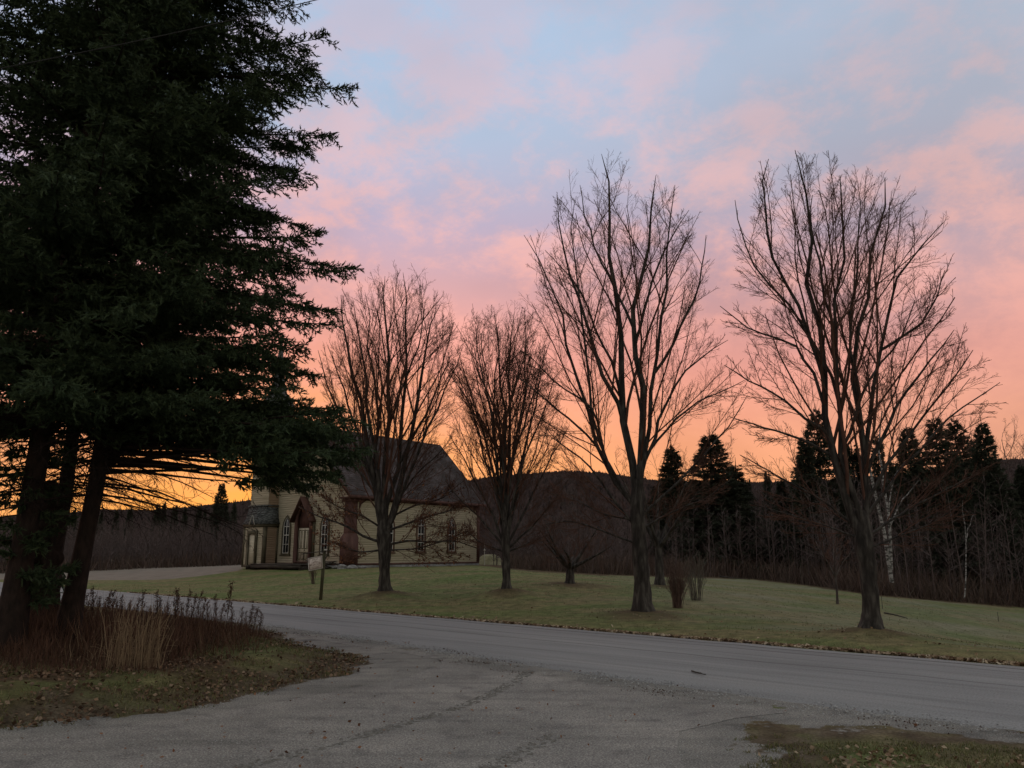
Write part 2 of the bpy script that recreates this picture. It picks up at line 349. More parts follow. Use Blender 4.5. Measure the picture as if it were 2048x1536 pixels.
def make_ground():
    xs = axis(-48, 40, .3, 5000, 1.22); ys = axis(-6, 95, .3, 5000, 1.22)
    xs = np.unique(np.r_[xs[(xs < -13) | (xs > 9)], np.arange(-13, 9.05, .11)]); ys = np.unique(np.r_[ys[(ys < 6.5) | (ys > 21)], np.arange(6.5, 21.05, .11)])
    X, Y = np.meshgrid(xs, ys); Z = H(X, Y); far = np.hypot(X, Y)
    Z = np.where(far > 150, Z*np.clip(1-(far-150)/300, 0, 1), Z)
    nx, ny = len(xs), len(ys); i = np.arange(nx*ny).reshape(ny, nx)
    q = np.stack([i[:-1, :-1], i[:-1, 1:], i[1:, 1:], i[1:, :-1]], -1).reshape(-1, 4)
    V = np.stack([X, Y, Z], -1).reshape(-1, 3); x, y = V[:, 0], V[:, 1]
    d = x*RN[0]+y*RN[1]-WF
    lit = np.zeros(len(V))
    for (mx, my, mh, mr) in mounds:
        dd = np.hypot(x-mx, (y-my))/mr; lit = np.maximum(lit, np.clip(1.05-dd*.78+(vnoise(x, y, 5, .5)-.5)*.7, 0, .85))
    lit = np.maximum(lit, np.clip(1-np.abs(d-.25)/.45, 0, 1)*.9)
    ns = (d < -5) & (x < 3)
    lit = np.where(ns, np.clip((vnoise(x, y, 2, 1.3)*.6+vnoise(x, y, 4, .35)*.4-.24)*2.6+np.clip((-9.0-d-(x+9)*.1)*0, 0, .3), 0, .92), lit)
    u, v = proj(V); ev_ = np.interp(u, [480, 940, 1040, 1200, 1500, 1620, 1740, 1900, 2048, 2300], [1136, 1128, 1140, 1150, 1158, 1172, 1190, 1204, 1216, 1235]); lit = np.where((y > 20) & (x > -9) & (v < ev_+2.5*vnoise(x, y, 6, 1.5)), .9, lit)
    lit = np.where(far.ravel() > 170, .9, lit)
    u, v = proj(V); yy = y > 5
    bound = np.interp(u, [-400, 300, 345, 410, 480, 500], [1160, 1160, 1158, 1151, 1141, 1120])
    lot = np.where(yy & (d > 1.5) & (u < 500) & (v < bound) & (y < 75), 1., 0.)
    sdr = np.full(len(V), 9.)
    nn = (y > 4) & (y < 24) & (x > -16) & (x < 12)
    px_, py_ = x[nn], y[nn]; dm = np.full(len(px_), 9.)
    for pl_ in (drive_l, drive_r, [(RD[0]*a+RN[0]*road_near(a), RD[1]*a+RN[1]*road_near(a)) for a in np.linspace(-12, 30, 30)]):
        for (ax_, ay_), (bx_, by_) in zip(pl_[:-1], pl_[1:]):
            t = np.clip(((px_-ax_)*(bx_-ax_)+(py_-ay_)*(by_-ay_))/((bx_-ax_)**2+(by_-ay_)**2+1e-9), 0, 1); dm = np.minimum(dm, np.hypot(px_-ax_-t*(bx_-ax_), py_-ay_-t*(by_-ay_)))
    sdr[nn] = dm; dn_ = vnoise(x, y, 51, .7)*.5+vnoise(x, y, 52, .22)*.5
    ins = np.zeros(len(V), bool); ins[nn] = inpoly(px_, py_, drive_poly()); ins |= (y <= 4) & (x > -13) & (x < 1.7) & (y > -6); sdg = np.where(ins, -sdr, sdr); nearroad = d+WF-road_near(x*RD[0]+y*RD[1])
    gravel = np.clip(.5-sdg/np.where(x > 1, .75, .30)+(dn_-.5)*1.9, 0, 1)*np.where(d < -4, 1, 0)
    gravel = np.maximum(gravel, np.clip(1-np.abs(nearroad)/.55+(dn_-.5), 0, 1)*np.where((d < -4) & (x > -9), 1, 0))
    dirt = np.clip((1.1-np.abs(sdg-.25)/np.where(x > 1, 1.0, .9)+(dn_-.5)*1.5), 0, 1)*np.where(d < -4, 1, 0)
    pale = np.where(d > 3, sm((x-.5)/10)*np.clip(.25+.9*(vnoise(x, y*2, 7, 3.5)-.3), 0, 1)*.9, 0)
    mesh_np('ground', V, [q], M_ground, smooth=True, cols={'litter': lit, 'lot': lot, 'pale': pale, 'dirt': dirt, 'gravel': gravel})['kind'] = 'structure'
make_ground()

def uv_mat(name, kind):
    m = bpy.data.materials.new(name); m.use_nodes = True; nt = m.node_tree; N = nt.nodes; L = nt.links; b = N['Principled BSDF']; b.inputs['Roughness'].default_value = .85; b.inputs['Specular IOR Level'].default_value = .3
    uvn = N.new('ShaderNodeUVMap'); uvn.uv_map = 'UVMap'
    def noise(s, d=5, st=None):
        v = uvn.outputs[0]
        if st: mp = N.new('ShaderNodeMapping'); mp.inputs['Scale'].default_value = st; L.new(v, mp.inputs[0]); v = mp.outputs[0]
        n = N.new('ShaderNodeTexNoise'); n.inputs['Scale'].default_value = s; n.inputs['Detail'].default_value = d; L.new(v, n.inputs['Vector']); return n.outputs[0]
    def ramp(f, st):
        r = N.new('ShaderNodeValToRGB'); L.new(f, r.inputs[0]); e = r.color_ramp.elements
        e[0].position = st[0][0]; e[0].color = (*st[0][1], 1); e[1].position = st[-1][0]; e[1].color = (*st[-1][1], 1)
        for p, c in st[1:-1]: q = e.new(p); q.color = (*c, 1)
        return r.outputs[0]
    def mul(a, b2):
        n = N.new('ShaderNodeMixRGB'); n.blend_type = 'MULTIPLY'; n.inputs[0].default_value = 1; L.new(a, n.inputs[1]); L.new(b2, n.inputs[2]); return n.outputs[0]
    def mth(op, a, b2):
        n = N.new('ShaderNodeMath'); n.operation = op
        for i, v in enumerate((a, b2)):
            if isinstance(v, (int, float)): n.inputs[i].default_value = v
            else: L.new(v, n.inputs[i])
        return n.outputs[0]
    g3 = lambda *v: (v[0],)*3 if len(v) == 1 else v
    if kind == 'road':                        # u = metres along, v = metres across
        c = ramp(noise(1, 6, (.12, 1.1, 1)), [(.3, (.178,.183,.184)), (.5, (.212,.217,.217)), (.7, (.247,.250,.246))])
        c = mul(c, ramp(noise(40, 8), [(.3, g3(.72)), (.7, g3(1.25))]))
        c = mul(c, ramp(noise(1, 5, (.25, 5, 1)), [(.35, g3(.82)), (.5, g3(1.)), (.7, g3(1.06))]))
        sp = N.new('ShaderNodeSeparateXYZ'); L.new(uvn.outputs[0], sp.inputs[0]); wob = mth('MULTIPLY', mth('SUBTRACT', noise(1, 6, (.35, 0, 1)), .5), .5)
        for off, wd, dk in ((.95, .045, .35), (1.5, .03, .6), (2.35, .03, .7), (3.1, .035, .6)):
            dd = mth('ABSOLUTE', mth('SUBTRACT', mth('ADD', sp.outputs[1], wob), off), 0)
            dd = mth('ADD', dd, mth('MULTIPLY', noise(6, 5, (1, 1, 1)), .03))
            c = mul(c, ramp(mth('DIVIDE', dd, wd*3), [(.28, g3(dk)), (.85, g3(1.))]))
    else:
        c = gravel_colour(N, L, N.new('ShaderNodeTexCoord').outputs['Object'])
    L.new(c, b.inputs['Base Color'])
    bp = N.new('ShaderNodeBump'); bp.inputs['Strength'].default_value = .6 if kind == 'road' else 0.7; bp.inputs['Distance'].default_value = .012 if kind == 'road' else .012
    L.new(noise(70 if kind == 'road' else 45, 8), bp.inputs['Height']); L.new(bp.outputs[0], b.inputs['Normal'])
    return m
M_road = uv_mat('worn_asphalt', 'road'); M_gravel = uv_mat('packed_gravel', 'gravel')
def make_road():
    s = np.concatenate([np.arange(-30, 45, .12), np.arange(45, 400, 4)]); K = 14
    wn = road_near(s)+.10*(vnoise(s, s*0, 1, .8)-.5)+.10*(vnoise(s, s*0, 2, .25)-.5); wf = WF+.14*(vnoise(s, s*0, 3, .9)-.5)+.06*(vnoise(s, s*0, 9, .2)-.5)
    t = np.linspace(0, 1, K); W = wn[:, None]*(1-t)+wf[:, None]*t; S = s[:, None]+0*W
    # the road bends slightly away on the far left
    X = RD[0]*S+RN[0]*W; Y = RD[1]*S+RN[1]*W; Z = .025+.05*np.sin(math.pi*t)[None]+0*W
    Z[:, 0] = -.03; Z[:, -1] = -.03
    i = np.arange(X.size).reshape(X.shape); q = np.stack([i[:-1, :-1], i[:-1, 1:], i[1:, 1:], i[1:, :-1]], -1).reshape(-1, 4)
    mesh_np('road', np.stack([X, Y, Z], -1).reshape(-1, 3), [q[:, ::-1]], M_road, smooth=True, uv=np.stack([S, WF-W], -1).reshape(-1, 2))['kind'] = 'structure'
make_road()
# gravel driveway apron: between a left and a right edge, reaching the road
def densify(pts, st, amp, seed, inset=0.):
    out = []; pts = list(pts); n = len(pts)
    for i in range(n):
        a = np.array(pts[i], float); b = np.array(pts[(i+1) % n], float); k = max(1, int(np.linalg.norm(b-a)/st))
        for j in range(k):
            p = a+(b-a)*j/k; w = amp*(vnoise(p[0], p[1], seed, .45)+.6*vnoise(p[0], p[1], seed+1, .15)-.8)+inset
            nn = np.array([-(b-a)[1], (b-a)[0]]); nn /= np.linalg.norm(nn)+1e-9; out.append(p+nn*w)
    return np.array(out)
import bmesh
def flat_sheet(name, poly, z, material, follow=False):
    from mathutils.geometry import tessellate_polygon
    from mathutils import Vector
    bm = bmesh.new(); vs = [bm.verts.new((p[0], p[1], z)) for p in poly]
    for t in tessellate_polygon([[Vector((p[0], p[1], 0)) for p in poly]]):
        try: bm.faces.new([vs[i] for i in t])
        except ValueError: pass
    me = bpy.data.meshes.new(name); bm.normal_update(); 
    for f in bm.faces:
        if f.normal.z < 0: f.normal_flip()
    uvl = bm.loops.layers.uv.new('UVMap')
    for f in bm.faces:
        for l in f.loops: l[uvl].uv = (l.vert.co.x, l.vert.co.y)
    bm.to_mesh(me); bm.free(); me.materials.append(material); o = bpy.data.objects.new(name, me); COL.objects.link(o); return o
_pp = np.array(drive_poly()); _ar = np.sum(_pp[:, 0]*np.roll(_pp[:, 1], -1)-np.roll(_pp[:, 0], -1)*_pp[:, 1]); INSET = .5 if _ar > 0 else -.5
DP = densify(drive_poly(), .10, .5, 21)
DPI = [(-14,-5),(-12,4.4),(-8,7.0),(-5.4,8.6),(-3.7,10.0),(-2.6,11.5),(-1.6,13.0),(-1.2,14.5),(-1.4,15.5),(-2.4,16.4),(-3.6,17.6)]+[(RD[0]*a+RN[0]*(road_near(a)-.5), RD[1]*a+RN[1]*(road_near(a)-.5)) for a in np.linspace(17, 4.5, 14)]+[(2.6,9.9),(1.8,9.2),(1.6,8.3),(1.5,7.2),(1.3,5),(1.2,2),(1.2,-5)]
flat_sheet('driveway', DPI, .004, M_gravel)['kind'] = 'structure'
def ribbon_marks():
    for pix, wd in (([(470,1534),(560,1512),(680,1482),(780,1452),(860,1430),(930,1408),(985,1385),(1030,1360),(1060,1340)], .095), ([(975,1536),(1010,1520),(1045,1502),(1080,1484),(1110,1466)], .12)):
        pts = np.array([P(u, v, 1)*0+((lambda d: O+d*(0.02-EYE)/d[2])(ray(u, v))) for u, v in pix])
        seg = np.r_[0, np.cumsum(np.linalg.norm(np.diff(pts, axis=0), axis=1))]; T = np.arange(0, seg[-1], .035)
        c = np.stack([np.interp(T, seg, pts[:, k]) for k in range(3)], 1); tan = nrm(np.gradient(c, axis=0)); side = np.cross(tan, [0, 0, 1])
        nb = NB()
        for row in (-.5, -.17, .17, .5):
            for i in range(len(T)):
                if rng.random() < .42+.3*math.sin(i*.05)**2: continue
                p = c[i]+side[i]*row*wd*1.5+rng.normal(0, .008, 3)*[1, 1, 0]; p[2] = .005
                a = tan[i]*(.012+.010*rng.random()); b = (side[i]+tan[i]*(.6 if row > 0 else -.6))*(wd*.20*(.6+.7*rng.random())); h = .004+.006*rng.random()
                v = [p-a-b, p+a-b, p+a+b, p-a+b]; top = [q*1+[0, 0, h] for q in [p-a*.5-b*.8, p+a*.5-b*.8, p+a*.5+b*.8, p-a*.5+b*.8]]
                nb.add(v+top, [[4,5,6,7],[0,1,5,4],[1,2,6,5],[2,3,7,6],[3,0,4,7]])
        o = nb.out('tyre_track', M_dirt); o['kind'] = 'structure'
ribbon_marks()

# ------------------------------------------------------------------ hills
SKY_U = [-900, -300, 0, 116, 190, 300, 400, 490, 620, 800, 940, 1000, 1060, 1130, 1200, 1300, 1400, 1500, 1700, 1850, 1960, 2048, 2300, 2900]
SKY_V = [1040, 1035, 1040, 1037, 1026, 1028, 1019, 1009, 1000, 985, 967, 958, 953, 948, 951, 966, 972, 972, 965, 950, 930, 924, 920, 960]
def hill_z(u, Y): return P(u, float(np.interp(u, SKY_U, SKY_V))+5, Y)
def make_hill():
    us = np.linspace(-900, 2900, 420); prof = [(430, -.1), (520, .10), (620, .34), (720, .62), (810, .85), (900, 1.0), (1000, .9), (1300, .3), (1500, -.1)]
    V = []; 
    for Yd, f in prof:
        for u in us:
            c = hill_z(u, 900); z = c[2]*f; V.append(((u-1024)/FP*Yd*1.0*(c[0]/((u-1024)/FP*900+1e-9)), Yd, z+(6*(vnoise(u, Yd, 4, 60)-.5) if f < 1 else 0)))
    V = np.array(V); n = len(us); i = np.arange(len(V)).reshape(len(prof), n)
    q = np.stack([i[:-1, :-1], i[:-1, 1:], i[1:, 1:], i[1:, :-1]], -1).reshape(-1, 4)
    M = mat('wooded_hill', (.055,.042,.042), (.085,.064,.062), .02, detail=9, bump=.5)
    mesh_np('hills', V, [q], M, smooth=True)['kind'] = 'structure'
    # forest on it
    N = 60000; u = rng.uniform(-700, 2800, N); Yd = rng.uniform(450, 905, N); Yd[:14000] = rng.uniform(860, 905, 14000)
    f = np.interp(Yd, [p[0] for p in prof], [p[1] for p in prof]); c = np.array([hill_z(a, 900) for a in np.linspace(-900, 2900, 381)]); uu = np.linspace(-900, 2900, 381)
    cz = np.interp(u, uu, c[:, 2]); cx = np.interp(u, uu, c[:, 0])/900; x = cx*Yd; z = cz*f
    con = rng.random(N) < .05; hgt = np.where(con, rng.uniform(7, 11, N), rng.uniform(3.5, 8, N)); wd = np.where(con, hgt*.2, hgt*.42)
    base = np.stack([x, Yd, z], 1); nb = NB()
    for k in range(2):
        a = rng.uniform(0, math.pi, N); s_ = np.stack([np.cos(a), np.sin(a), 0*a], 1)*wd[:, None]; w0 = np.where(con, 1.0, .25)[:, None]; w1 = np.where(con, .45, 1.0)[:, None]
        top = base+np.stack([0*x, 0*x, hgt], 1)
        mid = base+np.stack([0*x, 0*x, hgt*.6], 1)
        v = np.stack([base-s_*w0, base+s_*w0, mid+s_*w1, top, mid-s_*w1], 1)
        n5 = np.arange(N)[:, None]*5; nb.add(v, n5+[0, 1, 2, 4], n5+[4, 2, 3])
    tag(nb.out('hill_forest', M_hillwood), 'brown bare forest covering the far hills', 'forest', kind='stuff')
make_hill()

# ------------------------------------------------------------------ bare trees: grower
def interp_path(path, t):                     # path (B,K,3), t (B,)
    K = path.shape[1]; f = np.clip(t, 0, .999)*(K-1); i = f.astype(int); w = (f-i)[:, None]; b = np.arange(len(path))
    return path[b, i]*(1-w)+path[b, i+1]*w, nrm(path[b, i+1]-path[b, i])
def grow(paths, rads, m, ang, lens, k=4, t0=.2, t1=1.0, trop=.25, wob=.12, rfrac=.6, inside=None, tpow=1.0, rmin=.003, flat=0):
    B = len(paths); idx = np.repeat(np.arange(B), m); t = t0+(t1-t0)*((np.tile(np.arange(m), B)+rng.random(B*m))/m)**tpow
    p, d = interp_path(paths[idx], t); pl = np.linalg.norm(np.diff(paths, axis=1), axis=2).sum(1)[idx]
    rr = rads[idx]; f = np.clip(t, 0, .999)*(rr.shape[1]-1); i = f.astype(int); r0 = (rr[np.arange(len(rr)), i]*(1-(f-i))+rr[np.arange(len(rr)), i+1]*(f-i))
    rv = rng.normal(size=(len(p), 3)); rv[:, 2] *= (1-flat); perp = nrm(rv-(rv*d).sum(1, keepdims=True)*d); a = np.radians(rng.uniform(ang[0], ang[1], len(p)))[:, None]
    dr = nrm(d*np.cos(a)+perp*np.sin(a)); L = pl*rng.uniform(lens[0], lens[1], len(p))*(1.15-.55*t)
    if inside is not None:
        for _ in range(9):
            e = p+nrm(dr+[0, 0, trop])*L[:, None]; L = np.where(inside(e, rng.uniform(.88, 1.22, len(p))), L, L*.8)
    P_ = [p]; cur = p; dd = dr
    for j in range(k-1):
        dd = nrm(dd+np.array([0, 0, trop/(k-1)])*1.2+rng.normal(0, wob, dd.shape)); cur = cur+dd*(L/(k-1))[:, None]; P_.append(cur)
    path = np.stack(P_, 1); rb = np.minimum(r0*rfrac, np.maximum(L*.0075, rmin)); rad = rb[:, None]*np.linspace(1, .35, k)[None]; rad = np.maximum(rad, rmin*.7)
    ok = L > .06
    return path[ok], rad[ok]
def resample(pts, k):
    pts = np.asarray(pts, float); s = np.r_[0, np.cumsum(np.linalg.norm(np.diff(pts, axis=0), axis=1))]; T = np.linspace(0, s[-1], k*4); c = np.stack([np.interp(T, s, pts[:, j]) for j in range(3)], 1)
    for _ in range(3*2): c[1:-1] = (c[:-2]+2*c[1:-1]+c[2:])/4
    return c[np.linspace(0, len(c)-1, k).round().astype(int)]
def maple(name, key, trunk_px, trunk_w, limbs, env, dens, label, leaves=0, seed=1, fork=None, spread=.32, twigr=.006):
    global rng; rng = np.random.default_rng(seed)
    b = TP[key].copy(); Y0 = b[1]; b[2] = float(H(b[0], b[1]))-.05; ppm = FP/Y0*1.22
    root = empty(name, b, label=label, cat='tree', group='bare maples on the church lawn')
    ev = np.array([[P(a, v, Y0)[0] for a in (ul, ur)]+[P(0, v, Y0)[2]] for v, ul, ur in env]); ev = ev[ev[:, 2].argsort()]
    def inside(p, slack):
        xc = np.interp(p[:, 2], ev[:, 2], (ev[:, 0]+ev[:, 1])/2); hw = np.interp(p[:, 2], ev[:, 2], (ev[:, 1]-ev[:, 0])/2)*slack
        return (((p[:, 0]-xc)/hw)**2+((p[:, 1]-Y0)/(hw*.95))**2 < 1) & (p[:, 2] < ev[-1, 2]+.1)
    nb = NB(); tk = np.array([P(u, v, Y0) for u, v in trunk_px]); tk[0] = b; tw = np.array(trunk_w)/2/ppm
    K = 14; c = resample(tk, K); s = np.linspace(0, 1, K); w = np.interp(s, np.linspace(0, 1, len(tw)), tw); w[0] *= 1.28; w[1] *= 1.04
    tb = NB(); tb.tubes(c[None], w[None], 12); V = tb.v[0].reshape(-1, 3); cc = np.repeat(c, 12, 0); th = np.tile(np.arange(12), K)
    V = cc+(V-cc)*(1+.10*np.sin(th*2.1+seed)+.07*np.cos(th*3.3)+.08*rng.normal(size=len(V)))[:, None]; nb.add(V, tb.q[0])
    LP = []; LR = []
    for i, (pts, w0) in enumerate(limbs):
        q = np.array([P(u, v, Y0) for u, v in pts]); hh = np.linspace(0, 1, len(q)); ang = rng.uniform(-1, 1); ext = abs(q[-1, 2]-q[0, 2]); rad = abs(q[-1, 0]-q[0, 0])
        dense = [np.stack([np.interp(np.linspace(0, 1, 60), np.linspace(0, 1, len(pp)), pp[:, a_]) for a_ in range(3)], 1) for pp in LP]+[np.stack([np.interp(np.linspace(.4, 1, 60), np.linspace(0, 1, len(c)), c[:, a_]) for a_ in range(3)], 1)]
        alld = np.concatenate(dense); ru, rv = proj(alld); u0, v0 = pts[0]; dd2 = (ru-u0)**2+(rv-v0)**2+((rv < v0-6)*1e3); bi = int(np.argmin(dd2)) if i > 0 else int(np.argmin(np.where(np.arange(len(alld)) >= len(alld)-60, dd2, 1e9)))
        if v0 > 1035: bi = len(alld)-60+int(np.argmin(dd2[-60:]))
        st = alld[bi]; y_off = st[1]-Y0                                # a limb starts on the limb or trunk that bears it
        depth = y_off+(ang*spread*max(ext, 1.5))*hh**1.2; sc = (Y0+depth)/Y0; q = O+(q-O)*sc[:, None]; q[0] = st
        k = 10; pth = resample(q, k); r = (w0/2/ppm)*np.linspace(1, 0, k)**.8*.9+.008; pth[1:-1] += rng.normal(0, .05*ext/8, (k-2, 3)); LP.append(pth); LR.append(r)
    LP = np.array(LP); LR = np.array(LR); nb.tubes(LP, LR, 7)
    nb.v = [v-b for v in nb.v]; nb.out('trunk', M_bark, root, smooth=True)
    cr = NB(); dn = dens
    a, ar = grow(LP, LR, int(8*dn), (12, 42), (.36, .75), 9, .10, .92, .16, .065, .55, inside, rmin=.009); cr.tubes(a, ar, 5)
    a2, a2r = grow(LP, LR, int(6*dn), (25, 55), (.12, .28), 6, .2, .98, .22, .07, .4, inside, rmin=.007); cr.tubes(a2, a2r, 4)
    b2, br = grow(a, ar, 9, (16, 42), (.20, .42), 6, .15, 1, .16, .06, .6, inside, rmin=.0065); cr.tubes(b2, br, 3)
    k2 = [0, 1, 3, 5]; al = np.concatenate([b2[:, k2], a2[:, k2]]); alr = np.concatenate([br[:, k2], a2r[:, k2]])
    c2, c2r = grow(al, alr, 7, (20, 50), (.28, .58), 4, .15, 1, .14, .09, .7, inside, rmin=twigr); cr.tubes(c2, np.maximum(c2r*.8, twigr*.6), 3)
    d2, d2r = grow(c2, c2r, 3, (25, 50), (.35, .6), 3, .25, .95, .12, .08, .8, inside, rmin=twigr*.6); cr.tubes(d2, d2r*0+twigr*.5, 3)
    cr.v = [v-b for v in cr.v]; cr.out('crown', M_twig, root)
    if leaves:
        zc = P(0, 985, Y0)[2]; allp = np.concatenate([c2.reshape(-1, 3), b2.reshape(-1, 3)]); allp = allp[allp[:, 2] < zc+rng.normal(0, .6, len(allp))]
        allp = allp[rng.integers(0, len(allp), leaves)]+rng.normal(0, .05, (leaves, 3)); lf = leafquads(allp, .048, droop=True); lf.v = [v-b for v in lf.v]; lf.out('dead_leaves', M_dead, root)
    return root
def leafquads(p, size, droop=False, flatn=None):
    n = len(p); a = nrm(rng.normal(size=(n, 3))); 
    if droop: a[:, 2] -= 1.0; a = nrm(a)
    if flatn is not None: a[:, 2] *= flatn; a = nrm(a)
    b = rng.normal(size=(n, 3)); 
    if flatn is not None: b[:, 2] *= flatn
    b = nrm(b-(b*a).sum(1, keepdims=True)*a); nn = np.cross(a, b); s = size*rng.uniform(.6, 1.3, n)[:, None]
    v = np.stack([p-a*s, p+b*s*.75+nn*s*.25, p+a*s*.9+nn*s*.1, p-b*s*.75+nn*s*.3], 1)
    i = np.arange(n)[:, None]*4; nb = NB(); nb.add(v, None, np.concatenate([i+[0, 1, 2], i+[0, 2, 3]])); return nb

maple('maple_tree', 'a', [(768,1197),(769,1150),(769,1110),(767,1065),(766,1035)], [28,26,30,34,20], [
 ([(765,1080),(750,1000),(738,900),(722,820),(700,740),(688,660),(682,590)], 17), ([(767,1075),(756,980),(745,880),(737,800),(722,700),(706,600)], 13),
 ([(768,1070),(771,950),(781,880),(783,780),(777,700),(765,620),(770,552)], 16), ([(768,1070),(785,960),(801,880),(808,800),(814,720),(812,620),(806,545)], 14),
 ([(770,1080),(795,980),(823,880),(832,800),(850,700),(880,610)], 16), ([(770,1075),(802,990),(836,900),(872,820),(902,760),(926,690)], 10),
 ([(766,1080),(750,950),(759,850),(750,750),(738,640),(730,585)], 10), ([(780,880),(800,780),(840,690),(852,600)], 7), ([(742,960),(712,860),(680,760),(655,690)], 8), ([(800,930),(845,840),(880,760),(905,700)], 8), ([(745,980),(715,900),(680,830),(650,760),(636,700)], 9),
 ([(762,1085),(730,1075),(690,1050),(640,1035),(596,1012)], 7), ([(762,1060),(725,1030),(690,1020),(650,1000)], 5), ([(760,1100),(720,1105),(690,1095),(655,1080)], 5), ([(778,1090),(820,1080),(860,1085),(910,1080),(962,1100)], 6),
 ([(780,1065),(820,1045),(870,1030),(925,1012)], 6), ([(780,1100),(830,1098),(880,1085),(940,1060)], 4), ([(748,990),(715,940),(680,905),(650,870)], 6), ([(788,1000),(830,950),(870,915),(900,880)], 6), ([(780,1030),(830,1010),(880,1000),(930,960)],5)],
 [(538,745,860),(560,700,885),(600,672,912),(650,650,938),(700,638,942),(760,635,935),(850,630,925),(930,620,925),(1000,595,945),(1060,585,965),(1120,640,960),(1135,700,850)], 1.35,
 'bare maple with brown leaves left on its low branches, standing before the yellow church', leaves=1300, seed=3, twigr=.0052)
maple('maple_tree', 'b', [(1013,1192),(1013,1150),(1012,1110),(1011,1070),(1010,1040)], [22,20,19,22,14], [
 ([(1010,1080),(1007,980),(1008,900),(1005,800),(998,700),(988,630)], 12), ([(1013,1080),(1020,960),(1020,900),(1018,800),(1016,720),(1028,630)], 12),
 ([(1006,1090),(986,950),(962,850),(938,780),(918,710)], 9), ([(1018,1090),(1040,950),(1060,850),(1080,760),(1090,690)], 9), ([(1008,1060),(992,900),(975,800),(960,720),(952,655)], 9),
 ([(1018,1060),(1030,900),(1045,800),(1055,700),(1050,640)], 8), ([(1006,1095),(972,1000),(932,930),(898,870)], 7), ([(1020,1095),(1060,1000),(1100,920),(1132,860)], 7), ([(1006,1100),(965,1040),(920,1000),(890,960)], 6),
 ([(1020,1100),(1065,1050),(1110,1000),(1135,960)], 6), ([(1005,1105),(960,1085),(930,1060)], 5), ([(1020,1105),(1060,1085),(1095,1070)], 5), ([(1012,1060),(1010,860),(1030,760),(1070,680)], 7), ([(1004,1070),(978,930),(945,820),(915,760),(890,730)], 6), ([(1020,1070),(1048,920),(1085,820),(1110,760),(1130,730)], 6), ([(1010,950),(995,840),(960,740),(938,670)], 6), ([(1018,950),(1050,840),(1080,740),(1102,680)], 6), ([(1008,1050),(990,860),(985,760),(1000,660)], 7)],
 [(604,975,1045),(622,930,1090),(660,905,1118),(720,885,1138),(800,872,1150),(900,878,1145),(1000,890,1140),(1080,925,1105),(1115,960,1060)], 1.25,
 'smallest of the four bare maples, round topped, standing just right of the church', seed=5, twigr=.0052)
maple('maple_tree', 'c', [(1285,1232),(1284,1180),(1279,1100),(1275,1030),(1274,960)], [44,36,34,34,26], [
 ([(1268,1010),(1260,950),(1250,865),(1244,805),(1242,683),(1230,575),(1221,506),(1218,466),(1220,400),(1210,350),(1203,308)], 23),
 ([(1282,1010),(1284,940),(1283,845),(1282,796),(1272,724),(1268,660),(1262,615),(1270,570),(1286,522),(1299,461),(1306,400),(1312,350)], 22),
 ([(1285,1010),(1298,930),(1300,865),(1311,744),(1327,683),(1333,562),(1331,482),(1343,421),(1350,370)], 13),
 ([(1250,860),(1232,810),(1210,764),(1192,710),(1178,663),(1161,607),(1137,542),(1121,474),(1115,400)], 12),
 ([(1266,1020),(1225,975),(1198,897),(1169,817),(1149,736),(1133,671),(1109,603),(1073,514),(1048,470)], 11),
 ([(1215,960),(1190,845),(1178,724),(1161,562),(1141,474),(1150,400)], 8), ([(1290,960),(1310,860),(1343,784),(1375,736),(1415,705),(1456,680)], 9),
 ([(1311,744),(1335,705),(1355,663),(1387,603),(1402,540),(1412,470)], 8), ([(1262,1000),(1225,940),(1182,877),(1121,825),(1060,776),(1022,740)], 8),
 ([(1225,900),(1190,815),(1121,776),(1080,732),(1040,700)], 6), ([(1244,800),(1230,740),(1210,704),(1178,623),(1150,560),(1090,500)], 8), ([(1256,660),(1240,600),(1200,520),(1170,440),(1160,370)], 7),
 ([(1270,690),(1290,610),(1310,540),(1345,470),(1378,420)], 8), ([(1264,1060),(1230,1000),(1170,920),(1110,880),(1085,862)], 7), ([(1264,1090),(1200,1060),(1140,1040),(1085,1050)], 5), ([(1294,1040),(1340,980),(1400,920),(1460,850),(1495,790)], 7),
 ([(1294,1060),(1350,1020),(1410,1000),(1460,960)], 5), ([(1262,1040),(1210,1030),(1150,1000),(1095,985)], 5), ([(1300,900),(1350,840),(1400,800),(1450,780),(1490,760)], 6)],
 [(303,1185,1225),(345,1140,1330),(400,1090,1370),(470,1050,1405),(560,1020,1435),(650,1018,1470),(750,1015,1490),(850,1040,1500),(950,1070,1480),(1050,1080,1450),(1110,1120,1400)], .95,
 'tall bare maple with a wide pale trunk near the road, left of two tallest', seed=8, spread=.36, twigr=.0048)
